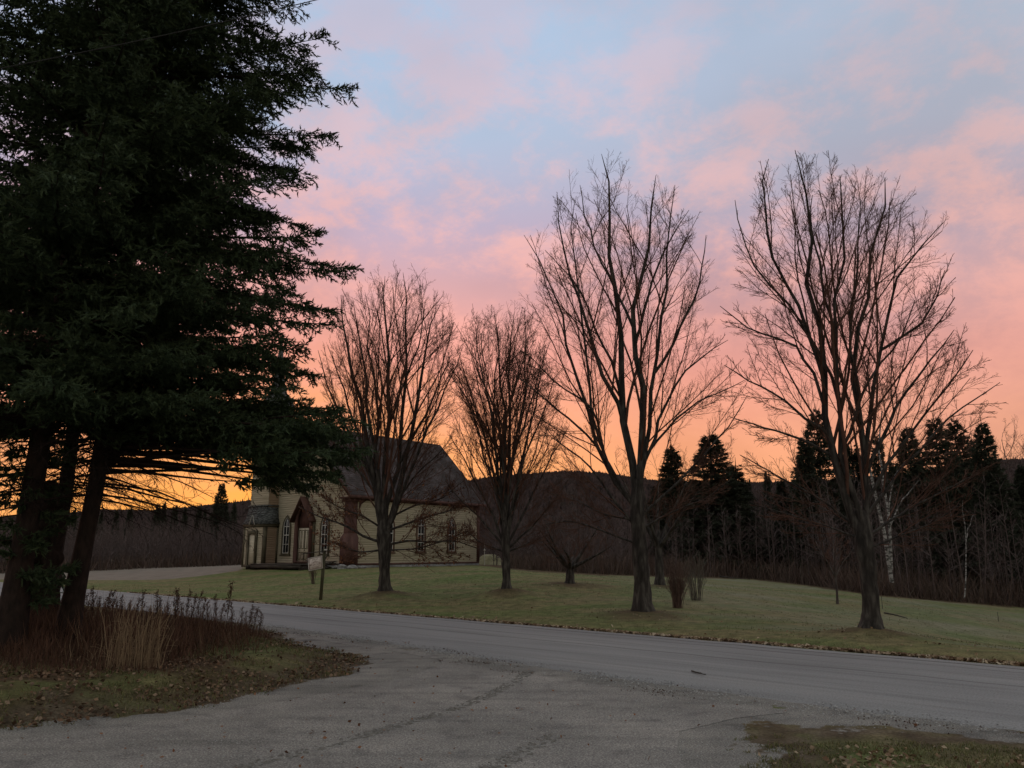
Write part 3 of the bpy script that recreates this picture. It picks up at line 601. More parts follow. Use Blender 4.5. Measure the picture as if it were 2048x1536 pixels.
maple('maple_tree', 'd', [(1745,1274),(1742,1210),(1736,1140),(1728,1080),(1722,1020)], [48,40,42,48,30], [
 ([(1722,1110),(1702,1040),(1680,950),(1650,845),(1634,724),(1630,603),(1624,530),(1622,482),(1606,421),(1601,361),(1590,300)], 22),
 ([(1724,1090),(1700,980),(1680,855),(1673,760),(1670,643),(1690,546),(1680,474),(1684,400),(1680,350)], 15), ([(1672,724),(1658,623),(1642,542),(1620,460),(1625,390)], 8),
 ([(1734,1090),(1730,969),(1721,874),(1715,780),(1714,683),(1735,562),(1759,482),(1771,421),(1770,355)], 18),
 ([(1738,1080),(1732,960),(1738,845),(1751,724),(1771,643),(1795,562),(1830,500),(1886,445)], 14), ([(1634,760),(1628,700),(1616,650),(1589,595),(1541,514),(1527,441),(1528,361),(1537,318)], 10),
 ([(1645,820),(1625,740),(1589,688),(1540,672),(1500,660),(1440,612)], 8), ([(1655,870),(1605,833),(1561,793),(1500,764),(1448,730)], 7), ([(1668,920),(1601,877),(1520,853),(1458,833)], 7),
 ([(1734,960),(1765,870),(1807,784),(1852,736),(1908,660)], 10), ([(1736,1000),(1790,905),(1850,830),(1896,772),(1946,700)], 8), ([(1740,1040),(1820,920),(1900,830),(1960,790),(2000,765)], 8), ([(1795,700),(1840,650),(1876,591),(1890,540)], 7),
 ([(1738,1080),(1790,1035),(1850,1000),(1960,945)], 6), ([(1716,1070),(1660,1010),(1580,965),(1480,910)], 6), ([(1716,1085),(1650,1050),(1580,1030),(1510,1010)], 4), ([(1738,1100),(1800,1070),(1860,1050),(1915,1010)], 4),
 ([(1700,900),(1712,820),(1745,740),(1800,680),(1830,600)], 8), ([(1672,800),(1650,720),(1600,640),(1545,580),(1500,520),(1470,400)], 8), ([(1720,800),(1700,700),(1700,620),(1720,500),(1722,400)], 8)],
 [(298,1575,1620),(330,1525,1680),(370,1470,1760),(420,1462,1840),(460,1455,1905),(560,1440,1910),(650,1436,1920),(740,1436,1965),(800,1450,2010),(900,1460,2020),(1000,1480,1990),(1080,1560,1900),(1120,1600,1860)], .95,
 'tall bare maple with dark split bark nearest the road at the right', seed=13, spread=.40, twigr=.0048)

# ------------------------------------------------------------------ spruces
def shoots(p, d, L, w, nn=4):
    n = len(p); r = rng.normal(size=(n, 3)); s = nrm(r-(r*d).sum(1, keepdims=True)*d); t = np.cross(d, s); L = L[:, None]; w = np.broadcast_to(w, (n,))[:, None]
    nb = NB()
    for e in (s, t):
        v = np.stack([p, p+d*L*.35+e*w*.55, p+d*L, p+d*L*.35-e*w*.55], 1); nb.add(v, np.arange(n)[:, None]*4+[0, 1, 2, 3])
    for k in range(nn):
        ph = rng.uniform(0, 2*math.pi, (n, 1)); e = s*np.cos(ph)+t*np.sin(ph); q = p+d*L*((k+.5)/nn*.85); tip = q+e*w*1.5+d*w*1.2
        nb.add(np.stack([q-d*w*.28, q+d*w*.28, tip], 1), None, np.arange(n)[:, None]*3+[0, 1, 2])
    return nb
def spruce(base, lean, height, z0, z1, Rf, nper, dz, sec, droop, seed, mats, sw=.028, sl=.16, K=8, dead=None, trunk_r=.3, detail=1, azf=None, loc=None, extra=None):
    """returns (trunk NB, crown NB); coordinates relative to base"""
    global rng; rng = np.random.default_rng(seed)
    zs = np.arange(z0, z1, dz); zs = np.repeat(zs, nper)+rng.uniform(-dz*.5, dz*.5, len(zs)*nper); az = rng.uniform(0, 2*math.pi, len(zs)); L = np.array([Rf(z, a) for z, a in zip(zs, az)])*rng.uniform(.60, 1.08, len(zs))
    if extra is not None:
        zs = np.r_[zs, [e[0] for e in extra]]; az = np.r_[az, [e[1] for e in extra]]; L = np.r_[L, [e[2] for e in extra]]
    bare = np.zeros(len(zs))
    if extra is not None: bare[-len(extra):] = [e[3] for e in extra]
    ok = L > .15; zs, az, L, bare = zs[ok], az[ok], L[ok], bare[ok]
    t = np.linspace(0, 1, K); hd = np.stack([np.cos(az), np.sin(az), 0*az], 1)
    rise = rng.uniform(-.05, .12, len(zs))[:, None]
    rel = (zs-z0)/(z1-z0+1e-6); dr = droop*(1.15-rel)[:, None]
    zz = L[:, None]*(rise*t[None]-dr*t[None]**1.5*(1-.45*t[None]**3))
    pos = np.array([lean(z) for z in zs])[:, None, :]+hd[:, None, :]*(L[:, None]*t[None])[:, :, None]; pos[:, :, 2] += zz
    bend = rng.normal(0, .06, (len(zs), 1))*L[:, None]*t[None]**2; pos[:, :, 0] += -hd[:, 1:2]*bend; pos[:, :, 1] += hd[:, 0:1]*bend
    rad = (.006+.009*L[:, None])*(1-.85*t[None]); tr = NB(); zt = np.linspace(-.1, height, 22)
    tp = np.array([lean(z) for z in zt]); trr = trunk_r*(1-np.clip(zt, 0, None)/height)**.8+.01; trr[0] *= 1.6; trr[1] *= 1.18; tr.tubes(tp[None], trr[None], 10); tr.tubes(pos, rad, 4)
    cr = NB(); sp_, sd_, sl_ = [], [], []
    idx = np.repeat(np.arange(len(zs)), sec); tt = rng.uniform(.10, 1, len(idx))**.8; ok = (rng.random(len(idx)) < (L[idx]/L.max())**.9) & (tt > bare[idx]); idx, tt = idx[ok], tt[ok]
    p, d = interp_path(pos[idx], tt); side = np.sign(rng.random(len(idx))-.5)[:, None]; lat = nrm(np.cross(d, [0, 0, 1]))*side
    sd = nrm(d*.75+lat*rng.uniform(.5, 1.1, (len(idx), 1))+np.stack([0*tt, 0*tt, rng.uniform(-.45, .18, len(idx))], 1)); SL = np.minimum(L[idx]*.34, 1.0)*(1.15-tt*.75)*rng.uniform(.5, 1.1, len(idx))
    k = 4; pts = [p]; cur = p; dd = sd
    for j in range(k-1): dd = nrm(dd+np.array([0, 0, -.07])+rng.normal(0, .06, dd.shape)); cur = cur+dd*(SL/(k-1))[:, None]; pts.append(cur)
    sec_p = np.stack(pts, 1)
    if detail: cr.tubes(sec_p, np.full(sec_p.shape[:2], .006), 3)
    per = max(2, int(round(9*detail)))
    i2 = np.repeat(np.arange(len(sec_p)), per); t2 = (np.tile(np.arange(per), len(sec_p))+rng.random(len(i2)))/per; p2, d2 = interp_path(sec_p[i2], t2); r = rng.normal(size=p2.shape)
    d3 = nrm(d2*.85+nrm(r)*.85); keep = rng.random(len(p2)) < np.clip(SL[i2]/.45, .35, 1)
    sp_.append(p2[keep]); sd_.append(d3[keep])
    # tips of the main branches
    it = np.repeat(np.arange(len(zs)), 7); ttt = np.tile(np.linspace(.72, 1, 7), len(zs)); p4, d4 = interp_path(pos[it], ttt); sp_.append(p4); sd_.append(nrm(d4+rng.normal(0, .35, p4.shape)+[0, 0, .15]))
    sp_ = np.concatenate(sp_); sd_ = np.concatenate(sd_); nbs = shoots(sp_, sd_, sl*rng.uniform(.6, 1.25, len(sp_)), sw)
    for v in [nbs]: 
        off = cr.n; cr.v += nbs.v; cr.q += [q+off for q in nbs.q]; cr.t += [t_+off for t_ in nbs.t]; cr.n += nbs.n
    if dead:
        n, za, zb, Ld = dead; z = rng.uniform(za, zb, n); a = rng.uniform(0, 2*math.pi, n); LL = rng.uniform(.35, 1, n)*Ld
        h = np.stack([np.cos(a), np.sin(a), 0*a], 1); tq = np.linspace(0, 1, 6); q = np.array([lean(v) for v in z])[:, None]+h[:, None]*(LL[:, None]*tq)[:, :, None]; q[:, :, 2] += LL[:, None]*(-.10*tq-.18*tq**2); q += rng.normal(0, .03, q.shape)*tq[None, :, None]
        q_r = (.005+.007*LL[:, None])*(1-.8*tq); tr.tubes(q, q_r, 3)
        w1, r1 = grow(q, q_r, 9, (30, 65), (.15, .4), 4, .15, 1, -.25, .12, .6, rmin=.004, flat=.3); tr.tubes(w1, r1, 3)
        w2, r2 = grow(w1, r1, 4, (30, 60), (.25, .5), 3, .2, 1, -.35, .12, .6, rmin=.003); tr.tubes(w2, r2*0+.0035, 3)
    return tr, cr
# big spruce with the leaning trunk
sb = G(128, 1292); sb[2] -= .02
tl = P(196, 950, sb[1]); sl_top = P(335, 0, sb[1]+.6)
def leanA(z):
    k1 = (tl-sb)/(tl[2]-sb[2]); zt_ = sl_top[2]-sb[2]
    x = np.interp(z, [0, tl[2]-sb[2], zt_, 30], [0, (tl-sb)[0], (sl_top-sb)[0]+.0, (sl_top-sb)[0]+.3]); return np.array([x, .04*max(z-3, 0), z])
# crown radius so that its right-hand outline follows the photo
out_v = [0, 60, 120, 155, 200, 250, 300, 350, 400, 440, 485, 540, 575, 650, 700, 760, 830, 880, 925]
out_u = [590, 640, 640, 700, 670, 615, 670, 655, 640, 690, 705, 610, 680, 690, 620, 680, 700, 770, 740]
oz = np.array([P(0, v, sb[1])[2]-sb[2] for v in out_v]); orad = np.array([P(u, v, sb[1])[0]-sb[0]-leanA(z)[0] for u, v, z in zip(out_u, out_v, oz)])
def RA(z, a):
    zz = z+.0; r = np.interp(zz, oz[::-1], orad[::-1]); r = max(r-.15, 0) if zz <= oz[0] else max(orad[0]*(1-(zz-oz[0])/8.0), 0)
    return r*(.80+.24*max(0, math.cos(a)))*(1.0 if z > 4.6 else .88)
rng0 = np.random.default_rng(4)
oz_ = lambda v: P(0, v, sb[1])[2]-sb[2]
tr, cr = spruce(sb, leanA, 21, 4.0, 20.5, RA, 6, .36, 74, .07, 21, None, extra=[(oz_(v)+.35, rng0.uniform(-.45, .35), (u-np.interp(v, [0, 950], [335, 196]))/FP*sb[1]*.98, (max(0, (505-205)/max(u-205, 1))*.97 if v > 925 else (.35 if v > 900 else 0))) for v, u in [(945,600),(950,560),(958,620),(962,520),(970,580),(976,540),(952,660),(966,640),(940,620),(985,560),(150,765),(170,690),(290,715),(310,660),(485,740),(500,690),(575,695),(60,655),(420,690),(640,705),(850,690),(862,640),(868,720),(874,720),(880,700),(884,730),(890,650),(893,735),(900,700),(905,600),(908,720),(915,700),(918,715),(924,640),(930,720),(935,590),(940,680),(880,590),(860,560),(900,540),(830,640),(800,600),(770,620),(745,600),(720,590),(780,540)]], dead=(60, 2.6, 4.3, 3.2), trunk_r=.150, sw=.026, sl=.125, detail=1.5)
sa = empty('spruce_tree', sb, label='huge dark spruce with a leaning bare trunk beside the driveway', cat='tree')
tr.out('trunk', M_sbark, sa, smooth=True); big_crown = cr.out('crown', M_needle, sa)
# second spruce behind, trunk with burls
sb2 = G(72, 1268)
def leanB(z): return np.array([.055*z+.1*math.sin(z*.7), .02*z, z])
def RB(z, a): return max(0, min(4.6, (21-z)*.38))*(.85+.15*math.cos(a))
tr, cr = spruce(sb2, leanB, 21, 4.6, 19.5, RB, 8, .42, 70, .08, 33, None, dead=(26, 2.6, 4.8, 2.6), trunk_r=.155, sw=.030, sl=.15, detail=1.1)
s2 = empty('spruce_tree', sb2, label='dark spruce with knobbly burls on its trunk at the left edge', cat='tree')
tr.out('trunk', M_sbark, s2, smooth=True); cr.out('crown', M_needle, s2)
def burl(u, v, ru, rv, parent, base, Y):
    c = P(u, v, Y)-base; s = Y/FP; bm = bmesh.new(); bmesh.ops.create_icosphere(bm, subdivisions=4, radius=1)
    for w in bm.verts:
        n = .16*math.sin(w.co.x*3+u)*math.cos(w.co.z*4)+.07*math.sin(w.co.y*9+w.co.z*7)+.05*random.random(); w.co *= 1+n; w.co.x *= ru*s; w.co.y *= ru*s*.8; w.co.z *= rv*s
    me = bpy.data.meshes.new('burl'); bm.to_mesh(me); bm.free(); me.materials.append(M_sbark); o = bpy.data.objects.new('burl', me); COL.objects.link(o); o.location = tuple(c); o.parent = parent
    for p_ in me.polygons: p_.use_smooth = True
for u, v, ru, rv in ((78,1190,40,48), (100,1000,32,34), (70,1085,36,50), (95,1040,24,30), (105,1115,18,26)): burl(u, v, ru, rv, s2, sb2, sb2[1])
sb3 = G(14, 1300)
def leanC(z): return np.array([.02*z, .03*z, z])
tr, cr = spruce(sb3, leanC, 20, 1.0, 18.5, lambda z, a: (.75 if z < 3.6 else max(0, min(3.8, (20-z)*.33))), 7, .45, 56, .08, 37, None, dead=(24, 2.0, 4.2, 2.4), trunk_r=.185, sw=.032, sl=.17)
s3 = empty('spruce_tree', sb3, label='dark spruce cut by the left edge of the photo, its trunk in shadow', cat='tree')
tr.out('trunk', M_sbark, s3, smooth=True); cr.out('crown', M_needle, s3)

# ------------------------------------------------------------------ far conifers (prototype + copies)
def lean0(z): return np.array([0, 0, z])
def proto_spruce(seed, rmax, irr=0, h=10.):
    f = lambda z, a: rmax*(1-z/h)**.95*(1+irr*math.sin(z*2.3+a*2))
    return spruce((0, 0, 0), lean0, h, .5, h-.1, f, 12, .17, 18, .12, seed, None, sw=.06, sl=.25, K=5, trunk_r=.12, detail=.45)
protos = []
for sd, rm, irr in ((51, 2.5, .05), (52, 1.7, .15), (53, 2.9, .35)):
    tr, cr = proto_spruce(sd, rm, irr)
    e = empty('conifer', (0, 0, -50)); a_ = tr.out('trunk', M_sbark, e); c_ = cr.out('crown', M_needle2, e); protos.append((e, a_, c_, [False]))
def copy_tree(pr, loc, rz, sc, label, group, cat='tree', name=None):
    e, a_, c_, used = pr
    if not used[0]: used[0] = True; r = e
    else:
        r = e.copy(); COL.objects.link(r)
        for ch in (a_, c_): q = ch.copy(); COL.objects.link(q); q.parent = r
    r.location = tuple(loc); r.rotation_euler = (0, 0, rz); r.scale = sc; tag(r, label, cat, group)
    return r
def conifer(u, vtop, Y, wpx, k, label, group=None):
    top = P(u, vtop, Y); zb = float(H(top[0], Y)) if Y < 130 else 0; h = top[2]-zb; rm = (2.5, 1.7, 2.9)[k]; w = wpx/FP*Y/(2*rm*.75)
    copy_tree(protos[k], (top[0], Y, zb-.1), rng.uniform(0, 6.28), (w, w, h/10), label, group)
rng = np.random.default_rng(77)
conifer(1418, 855, 66, 190, 0, 'broad pointed spruce standing alone against the sky between the two tall maples')
conifer(1470, 912, 70, 90, 1, 'small spruce touching the right side of the broad pointed spruce')
conifer(1341, 872, 68, 105, 1, 'dark slim conifer just right of the tall pale trunked maple')
conifer(1532, 925, 80, 40, 1, 'thin small spruce alone over the hill line, left of the right maple')
conifer(1606, 852, 62, 90, 1, 'narrow spruce left of the tallest conifer behind the right maple')
conifer(1630, 805, 64, 150, 2, 'tallest conifer behind the right maple')
conifer(1811, 838, 58, 130, 0, 'pointed conifer just right of the right maple trunk')
conifer(1866, 822, 57, 160, 2, 'ragged pine left of its twin behind the far right lawn')
conifer(1905, 824, 60, 150, 2, 'ragged pine right of its twin behind the far right lawn')
conifer(1960, 828, 56, 130, 0, 'pointed spruce at the right end of the tall conifers')
conifer(445, 958, 92, 62, 0, 'dark spruce against the orange glow left of the church')
for (u, v, Y, w) in ((1495,950,78,60), (1700,868,66,100), (1751,858,70,90), (1938,862,62,90), (2040,915,60,110), (1785,910,60,100), (1840,915,58,100), (1905,930,56,100), (1310,960,70,80), (1560,950,66,80)):
    conifer(u, v, Y, w, int(rng.integers(0, 3)), 'dark conifer in the wood behind the right side of the lawn', 'conifers in the wood behind the lawn')
for (u, v, w) in ((150,1005,16), (235,1008,14), (262,1003,16), (318,995,18), (330,990,14), (352,998,16), (372,1003,14), (400,1000,18), (412,1004,12), (470,992,16), (205,1012,14)):
    conifer(u, v+3, 160, w*1.6, 1, 'tiny spruce on the skyline left of the church', 'tiny spruces on the skyline left of the church')

# ------------------------------------------------------------------ generic bare trees (prototypes)
def bare_proto(seed, h=8., twist=.3, rr=.10, mm=(9, 6, 4)):
    global rng; rng = np.random.default_rng(seed); tk = np.stack([np.cumsum(rng.normal(0, .10, 8)), np.cumsum(rng.normal(0, .10, 8)), np.linspace(0, h, 8)], 1); r = np.linspace(rr, .015, 8)
    tb = NB().tubes(tk[None], r[None], 7); cr = NB()
    a, ar = grow(tk[None], r[None], mm[0]*2, (30, 60), (.22, .42), 6, .22, 1, .35, .10, .7, rmin=.008); tb.tubes(a, ar, 4)
    b, br = grow(a, ar, mm[1], (25, 55), (.3, .5), 5, .2, 1, .25, .12, .7, rmin=.007); cr.tubes(b, br, 3)
    c, c_r = grow(b, br, mm[2], (25, 55), (.35, .6), 4, .15, 1, .2, .14, .7, rmin=.006); cr.tubes(c, np.maximum(c_r, .005), 3)
    e = empty('bare_tree', (0, 0, -50)); t_ = tb.out('trunk', M_forest_bark, e); k_ = cr.out('crown', M_twig2, e); return (e, t_, k_, [False])
M_forest_bark = mat('grey_bark', (.04,.034,.031), (.10,.088,.08), 6, bump=.5, stretch=(1,1,.3), random_obj=.35)
M_twig2 = mat('brown_twigs', (.065,.05,.047), (.11,.085,.08), 2, random_obj=.3)
bp = [bare_proto(61), bare_proto(62, rr=.08), bare_proto(63, rr=.13, mm=(11, 6, 4)), bare_proto(64, rr=.06, mm=(7, 6, 4))]
rng = np.random.default_rng(99)
def edge_v(u): return float(np.interp(u, [480, 940, 1040, 1200, 1500, 1620, 1740, 1900, 2048, 2300], [1136, 1128, 1140, 1150, 1158, 1172, 1190, 1204, 1216, 1235]))
for i in range(64):
    u = 930+ (i/64)*1330+rng.uniform(-15, 15); g = G(u, edge_v(u)-1); f = rng.uniform(1.05, 1.65); Y = g[1]*f; x = g[0]*f; h = rng.uniform(3.8, 7.2)*(1 if u > 1500 else .8)*(f**.5)
    copy_tree(bp[int(rng.integers(0, 4))], (x, Y, float(H(x, Y))-.1), rng.uniform(0, 6.28), (h/8*1.1, h/8*1.1, h/8), 'bare grey tree in the wood edge behind the lawn', 'bare trees along the wood edge')
for i in range(5):
    u = (2020, 2060, 1985, 2100, 2040)[i]; Y = 66+i*3; top = P(u, (862, 870, 895, 880, 900)[i], Y); h = top[2]-float(H(top[0], Y))
    copy_tree(bp[(0, 2, 1, 2, 0)[i]], (top[0], Y, float(H(top[0], Y))), i*1.3, (h/10, h/10, h/8.4), 'bare tree at the far right rising over the hill line', 'bare trees over the right hill line')
# apple tree, small tree, sapling, shrubs
def fork_tree(name, key, fork_h, ns, Ls, r0, seed, label, cat='tree', dens=(7, 5, 4), spread=(30, 60), bark=None, flat=0, trop=.3, twigmat=None):
    global rng; rng = np.random.default_rng(seed); b = TP[key].copy(); b[2] = float(H(b[0], b[1]))-.05; e = empty(name, b, label=label, cat=cat)
    tk = np.array([[0, 0, 0], [.02, 0, fork_h*.5], [0, .02, fork_h]]); tk = resample(tk, 6); tr_ = np.linspace(r0*1.25, r0*.95, 6); tr_[0] *= 1.3; tb = NB().tubes(tk[None], tr_[None], 9)
    az = np.linspace(0, 2*math.pi, ns, endpoint=False)+rng.uniform(0, .6, ns); P0 = []; 
    for a in az:
        el = np.radians(rng.uniform(*spread)); d = np.array([math.cos(a)*math.sin(el), math.sin(a)*math.sin(el), math.cos(el)]); L = Ls*rng.uniform(.8, 1.15); c = np.array([0, 0, fork_h-.05]); pts = [c]
        for j in range(7): d = nrm(d+np.array([0, 0, trop*.12])+rng.normal(0, .07, 3)); c = c+d*L/7; pts.append(c)
        P0.append(pts)
    P0 = np.array(P0); R0 = np.tile(np.linspace(r0*.6, .012, 8), (ns, 1)); tb.tubes(P0, R0, 6); tb.out('trunk', bark or M_bark, e, smooth=True)
    a, ar = grow(P0, R0, dens[0], (30, 60), (.25, .5), 5, .2, 1, trop, .12, .7, rmin=.008, flat=flat); b2, br = grow(a, ar, dens[1], (30, 60), (.35, .6), 4, .15, 1, trop, .14, .7, rmin=.006); c, c_r = grow(b2, br, dens[2], (30, 60), (.4, .6), 3, .15, 1, trop, .14, .7, rmin=.005)
    NB().tubes(a, ar, 4).tubes(b2, br, 3).tubes(c, np.maximum(c_r, .004), 3).out('crown', twigmat or M_twig, e); return e
fork_tree('apple_tree', 'apple', .7, 7, 2.3, .17, 71, 'low spreading bare apple tree with a short forked trunk on the back lawn', dens=(8, 6, 4), spread=(38, 72), trop=.35)
fork_tree('bare_tree', 'small', 1.6, 5, 4.0, .17, 72, 'small bare tree behind the reddish shrub, right of the pale trunked maple', dens=(8, 6, 4), spread=(15, 50))
fork_tree('sapling', 'sap', 1.25, 6, 2.1, .045, 73, 'slender young tree with a grey trunk standing alone on the right lawn', dens=(6, 5, 3), spread=(15, 48), bark=M_forest_bark)
def shrub(u, v, h, n, seed, label, m, spread):
    global rng; rng = np.random.default_rng(seed); b = G(u, v); e = empty('shrub', b, label=label, cat='shrub'); az = rng.uniform(0, 6.28, n); t = np.linspace(0, 1, 6); hh = h*rng.uniform(.5, 1.05, n); sp = spread*rng.uniform(.15, 1, n); r0 = rng.uniform(.02, .22*spread/.5, n)
    x = np.cos(az)[:, None]*(r0[:, None]+sp[:, None]*t**1.3); y = np.sin(az)[:, None]*(r0[:, None]+sp[:, None]*t**1.3); z = hh[:, None]*t; p = np.stack([x, y, z+0*x], -1)+rng.normal(0, .012, (n, 6, 3))
    r = np.full((n, 1), .011)*np.linspace(1, .4, 6); NB().tubes(p, r, 4).out('stems', m, e); a, ar = grow(p, r, 7, (15, 40), (.2, .4), 4, .3, 1, .3, .1, .7, rmin=.004); a2, ar2 = grow(a, ar, 3, (20, 40), (.3, .5), 3, .3, 1, .3, .1, .7, rmin=.0035); NB().tubes(a, ar, 3).tubes(a2, ar2, 3).out('twigs', m, e)
M_rshr = mat('reddish_stems', (.09,.06,.05), (.15,.105,.085), 6); M_gshr = mat('grey_stems', (.08,.075,.06), (.15,.14,.115), 6)
shrub(1355, 1216, 1.5, 70, 81, 'reddish leafless shrub on the lawn right of the pale trunked maple', M_rshr, .36)
shrub(1393, 1201, 1.6, 30, 82, 'greyish leafless shrub behind the reddish one', M_gshr, .45)
shrub(628, 1168, 1.1, 16, 83, 'small dark leafless bush behind the white sign post', M_brush, .30)
# birch, pale sapling
def px_tree(name, base, limbs, label, material, Y, dens=6, twig=M_twig2):
    global rng; b = base; e = empty(name, b, label=label, cat='tree'); tb = NB(); LPs = []; LRs = []
    for pts, w0 in limbs:
        q = np.array([P(u, v, Y) for u, v in pts]); q = resample(q, 9)-b; q[1:] += rng.normal(0, .02, (8, 3)); r = (w0/2/FP*Y)*np.linspace(1, .25, 9)+.004; LPs.append(q); LRs.append(r)
    LPs = np.array(LPs); LRs = np.array(LRs); tb.tubes(LPs, LRs, 7); tb.out('trunk', material, e, smooth=True)
    a, ar = grow(LPs, LRs, dens, (25, 50), (.12, .28), 5, .3, 1, .25, .1, .4, rmin=.006); c, c_r = grow(a, ar, 5, (25, 50), (.3, .5), 4, .2, 1, .1, .12, .7, rmin=.005); NB().tubes(a, ar, 4).tubes(c, c_r, 3).out('crown', twig, e)
Yb = 40.0; bb = P(1784, 1168, Yb); bb[2] = float(H(bb[0], Yb))
px_tree('birch_tree', bb, [([(1784,1165),(1777,1120),(1768,1070),(1762,1030),(1750,985),(1742,950),(1736,900),(1722,860),(1700,800)], 8), ([(1782,1140),(1781,1090),(1778,1040),(1768,980),(1762,930),(1757,880),(1765,820)], 7), ([(1781,1050),(1795,1020),(1806,995),(1818,985),(1840,960)], 3), ([(1776,1030),(1780,990),(1788,960),(1795,940)], 3), ([(1742,950),(1735,930),(1742,890),(1728,840)], 3)], 'white barked birch with forked leaning stems behind the right maple', M_birch, Yb, 9)
b4 = P(1929, 1196, 42); b4[2] = float(H(b4[0], 42))
px_tree('sapling', b4, [([(1929,1196),(1930,1150),(1934,1110),(1932,1080),(1927,1050),(1924,1000)], 2.4), ([(1932,1085),(1936,1060),(1945,1030)], 2)], 'thin pale curved sapling alone at the dark wood edge on the right', M_birch, 42, 5)

# ------------------------------------------------------------------ woods as a mass, brush, thicket
def thin_forest(name, x, y, hgt, label, m, nbr=26, width=.05):
    n = len(x); z = H(x, y)-.1; base = np.stack([x, y, z], 1); lean = rng.normal(0, .05, (n, 2))*hgt[:, None]; top = base+np.stack([lean[:, 0], lean[:, 1], hgt], 1); nb = NB()
    nb.tubes(np.stack([base, (base+top)/2+rng.normal(0, .1, base.shape), top], 1), np.stack([hgt*.005+.01, hgt*.004+.006, hgt*0+.006], 1), 3)
    idx = np.repeat(np.arange(n), nbr); t = rng.uniform(.18, 1, len(idx)); p = base[idx]*(1-t[:, None])+top[idx]*t[:, None]; a = rng.uniform(0, 6.28, len(idx)); L = hgt[idx]*.27*(1.25-t)*rng.uniform(.5, 1.2, len(idx)); d = nrm(np.stack([np.cos(a), np.sin(a), rng.uniform(.3, 1.6, len(idx))], 1))
    tip = p+d*L[:, None]; mid = (p+tip)/2+rng.normal(0, .05, p.shape); w = nrm(np.cross(d, rng.normal(size=d.shape)))*width*.35
    nb.add(np.stack([p-w, p+w, tip], 1), None, np.arange(len(p))[:, None]*3+[0, 1, 2])
    i2 = np.repeat(np.arange(len(p)), 3); t2 = rng.uniform(.2, 1, len(i2))[:, None]; q = p[i2]*(1-t2)+tip[i2]*t2; d2 = nrm(d[i2]+rng.normal(0, .5, (len(i2), 3))+[0, 0, .2]); L2 = L[i2]*.45; w2 = nrm(np.cross(d2, rng.normal(size=d2.shape)))*width*.2
    nb.add(np.stack([q-w2, q+w2, q+d2*L2[:, None]], 1), None, np.arange(len(q))[:, None]*3+[0, 1, 2])
    return tag(nb.out(name, m), label, 'woods', kind='stuff')
rng = np.random.default_rng(123)
def edge_scatter(n, u0, u1, f0, f1, pw=1.0):
    u = rng.uniform(u0, u1, n); e = [G(a, edge_v(a)-1) for a in np.linspace(u0, u1, 60)]; uu = np.linspace(u0, u1, 60); ex = np.interp(u, uu, [q[0] for q in e]); ey = np.interp(u, uu, [q[1] for q in e]); f = f0+(f1-f0)*rng.random(n)**pw
    return u, ex*f, ey*f
u, x, y = edge_scatter(3000, 930, 3600, 1.02, 2.6, 1.2); thin_forest('woods', x, y, rng.uniform(3.5, 7.0, len(x))*np.interp(u, [900, 1300, 1600, 2400], [.55, .75, 1.1, 1.2]), 'dense leafless woods behind the lawn right of the church', M_forest)
u, x, y = edge_scatter(44000, 1010, 3600, 1.0, 1.45, 1.3); 
def brush(name, x, y, hh, label, m, w=.02):
    z = H(x, y)-.03; p = np.stack([x, y, z], 1); n = len(x); d = nrm(np.stack([rng.normal(0, .35, n), rng.normal(0, .35, n), np.ones(n)], 1)); a = rng.uniform(0, 3.14, n); s_ = np.stack([np.cos(a), np.sin(a), 0*a], 1)*w; mid = p+d*(hh*.6)[:, None]+s_*rng.normal(0, 1, (n, 1)); tip = p+d*hh[:, None]+rng.normal(0, .12, (n, 3))*hh[:, None]
    nb = NB().add(np.stack([p-s_, p+s_, mid+s_*.7, tip, mid-s_*.7], 1), np.arange(n)[:, None]*5+[0, 1, 2, 4], np.arange(n)[:, None]*5+[4, 2, 3]); return tag(nb.out(name, m), label, 'undergrowth', kind='stuff')
brush('undergrowth', x, y, rng.uniform(.4, 2.0, len(x))*np.interp(u, [1000, 1500, 2300], [.7, 1.0, 1.2]), 'dark brown brush along the foot of the wood behind the lawn', M_brush)
# thicket on the left, behind the pale lot
n = 3800; y = 70+32*rng.random(n)**1.2; x = y*rng.uniform(-1.3, -.22, n); thin_forest('thicket', x, y, rng.uniform(2.6, 4.6, n)*(y/80), 'leafless thicket beyond the pale lot left of the church', M_forest, 18, .05)
n = 14000; y = 69+10*rng.random(n); x = y*rng.uniform(-1.3, -.25, n); brush('undergrowth', x, y, rng.uniform(.5, 1.6, n), 'dark brush at the far edge of the pale lot left of the church', M_brush, .03)
n = 500; y = 72+30*rng.random(n); x = y*rng.uniform(-.22, .0, n); thin_forest('thicket', x, y, rng.uniform(2.6, 4.5, n)*(y/80), 'leafless thicket directly behind the church', M_forest, 18, .05)
exec_late = []
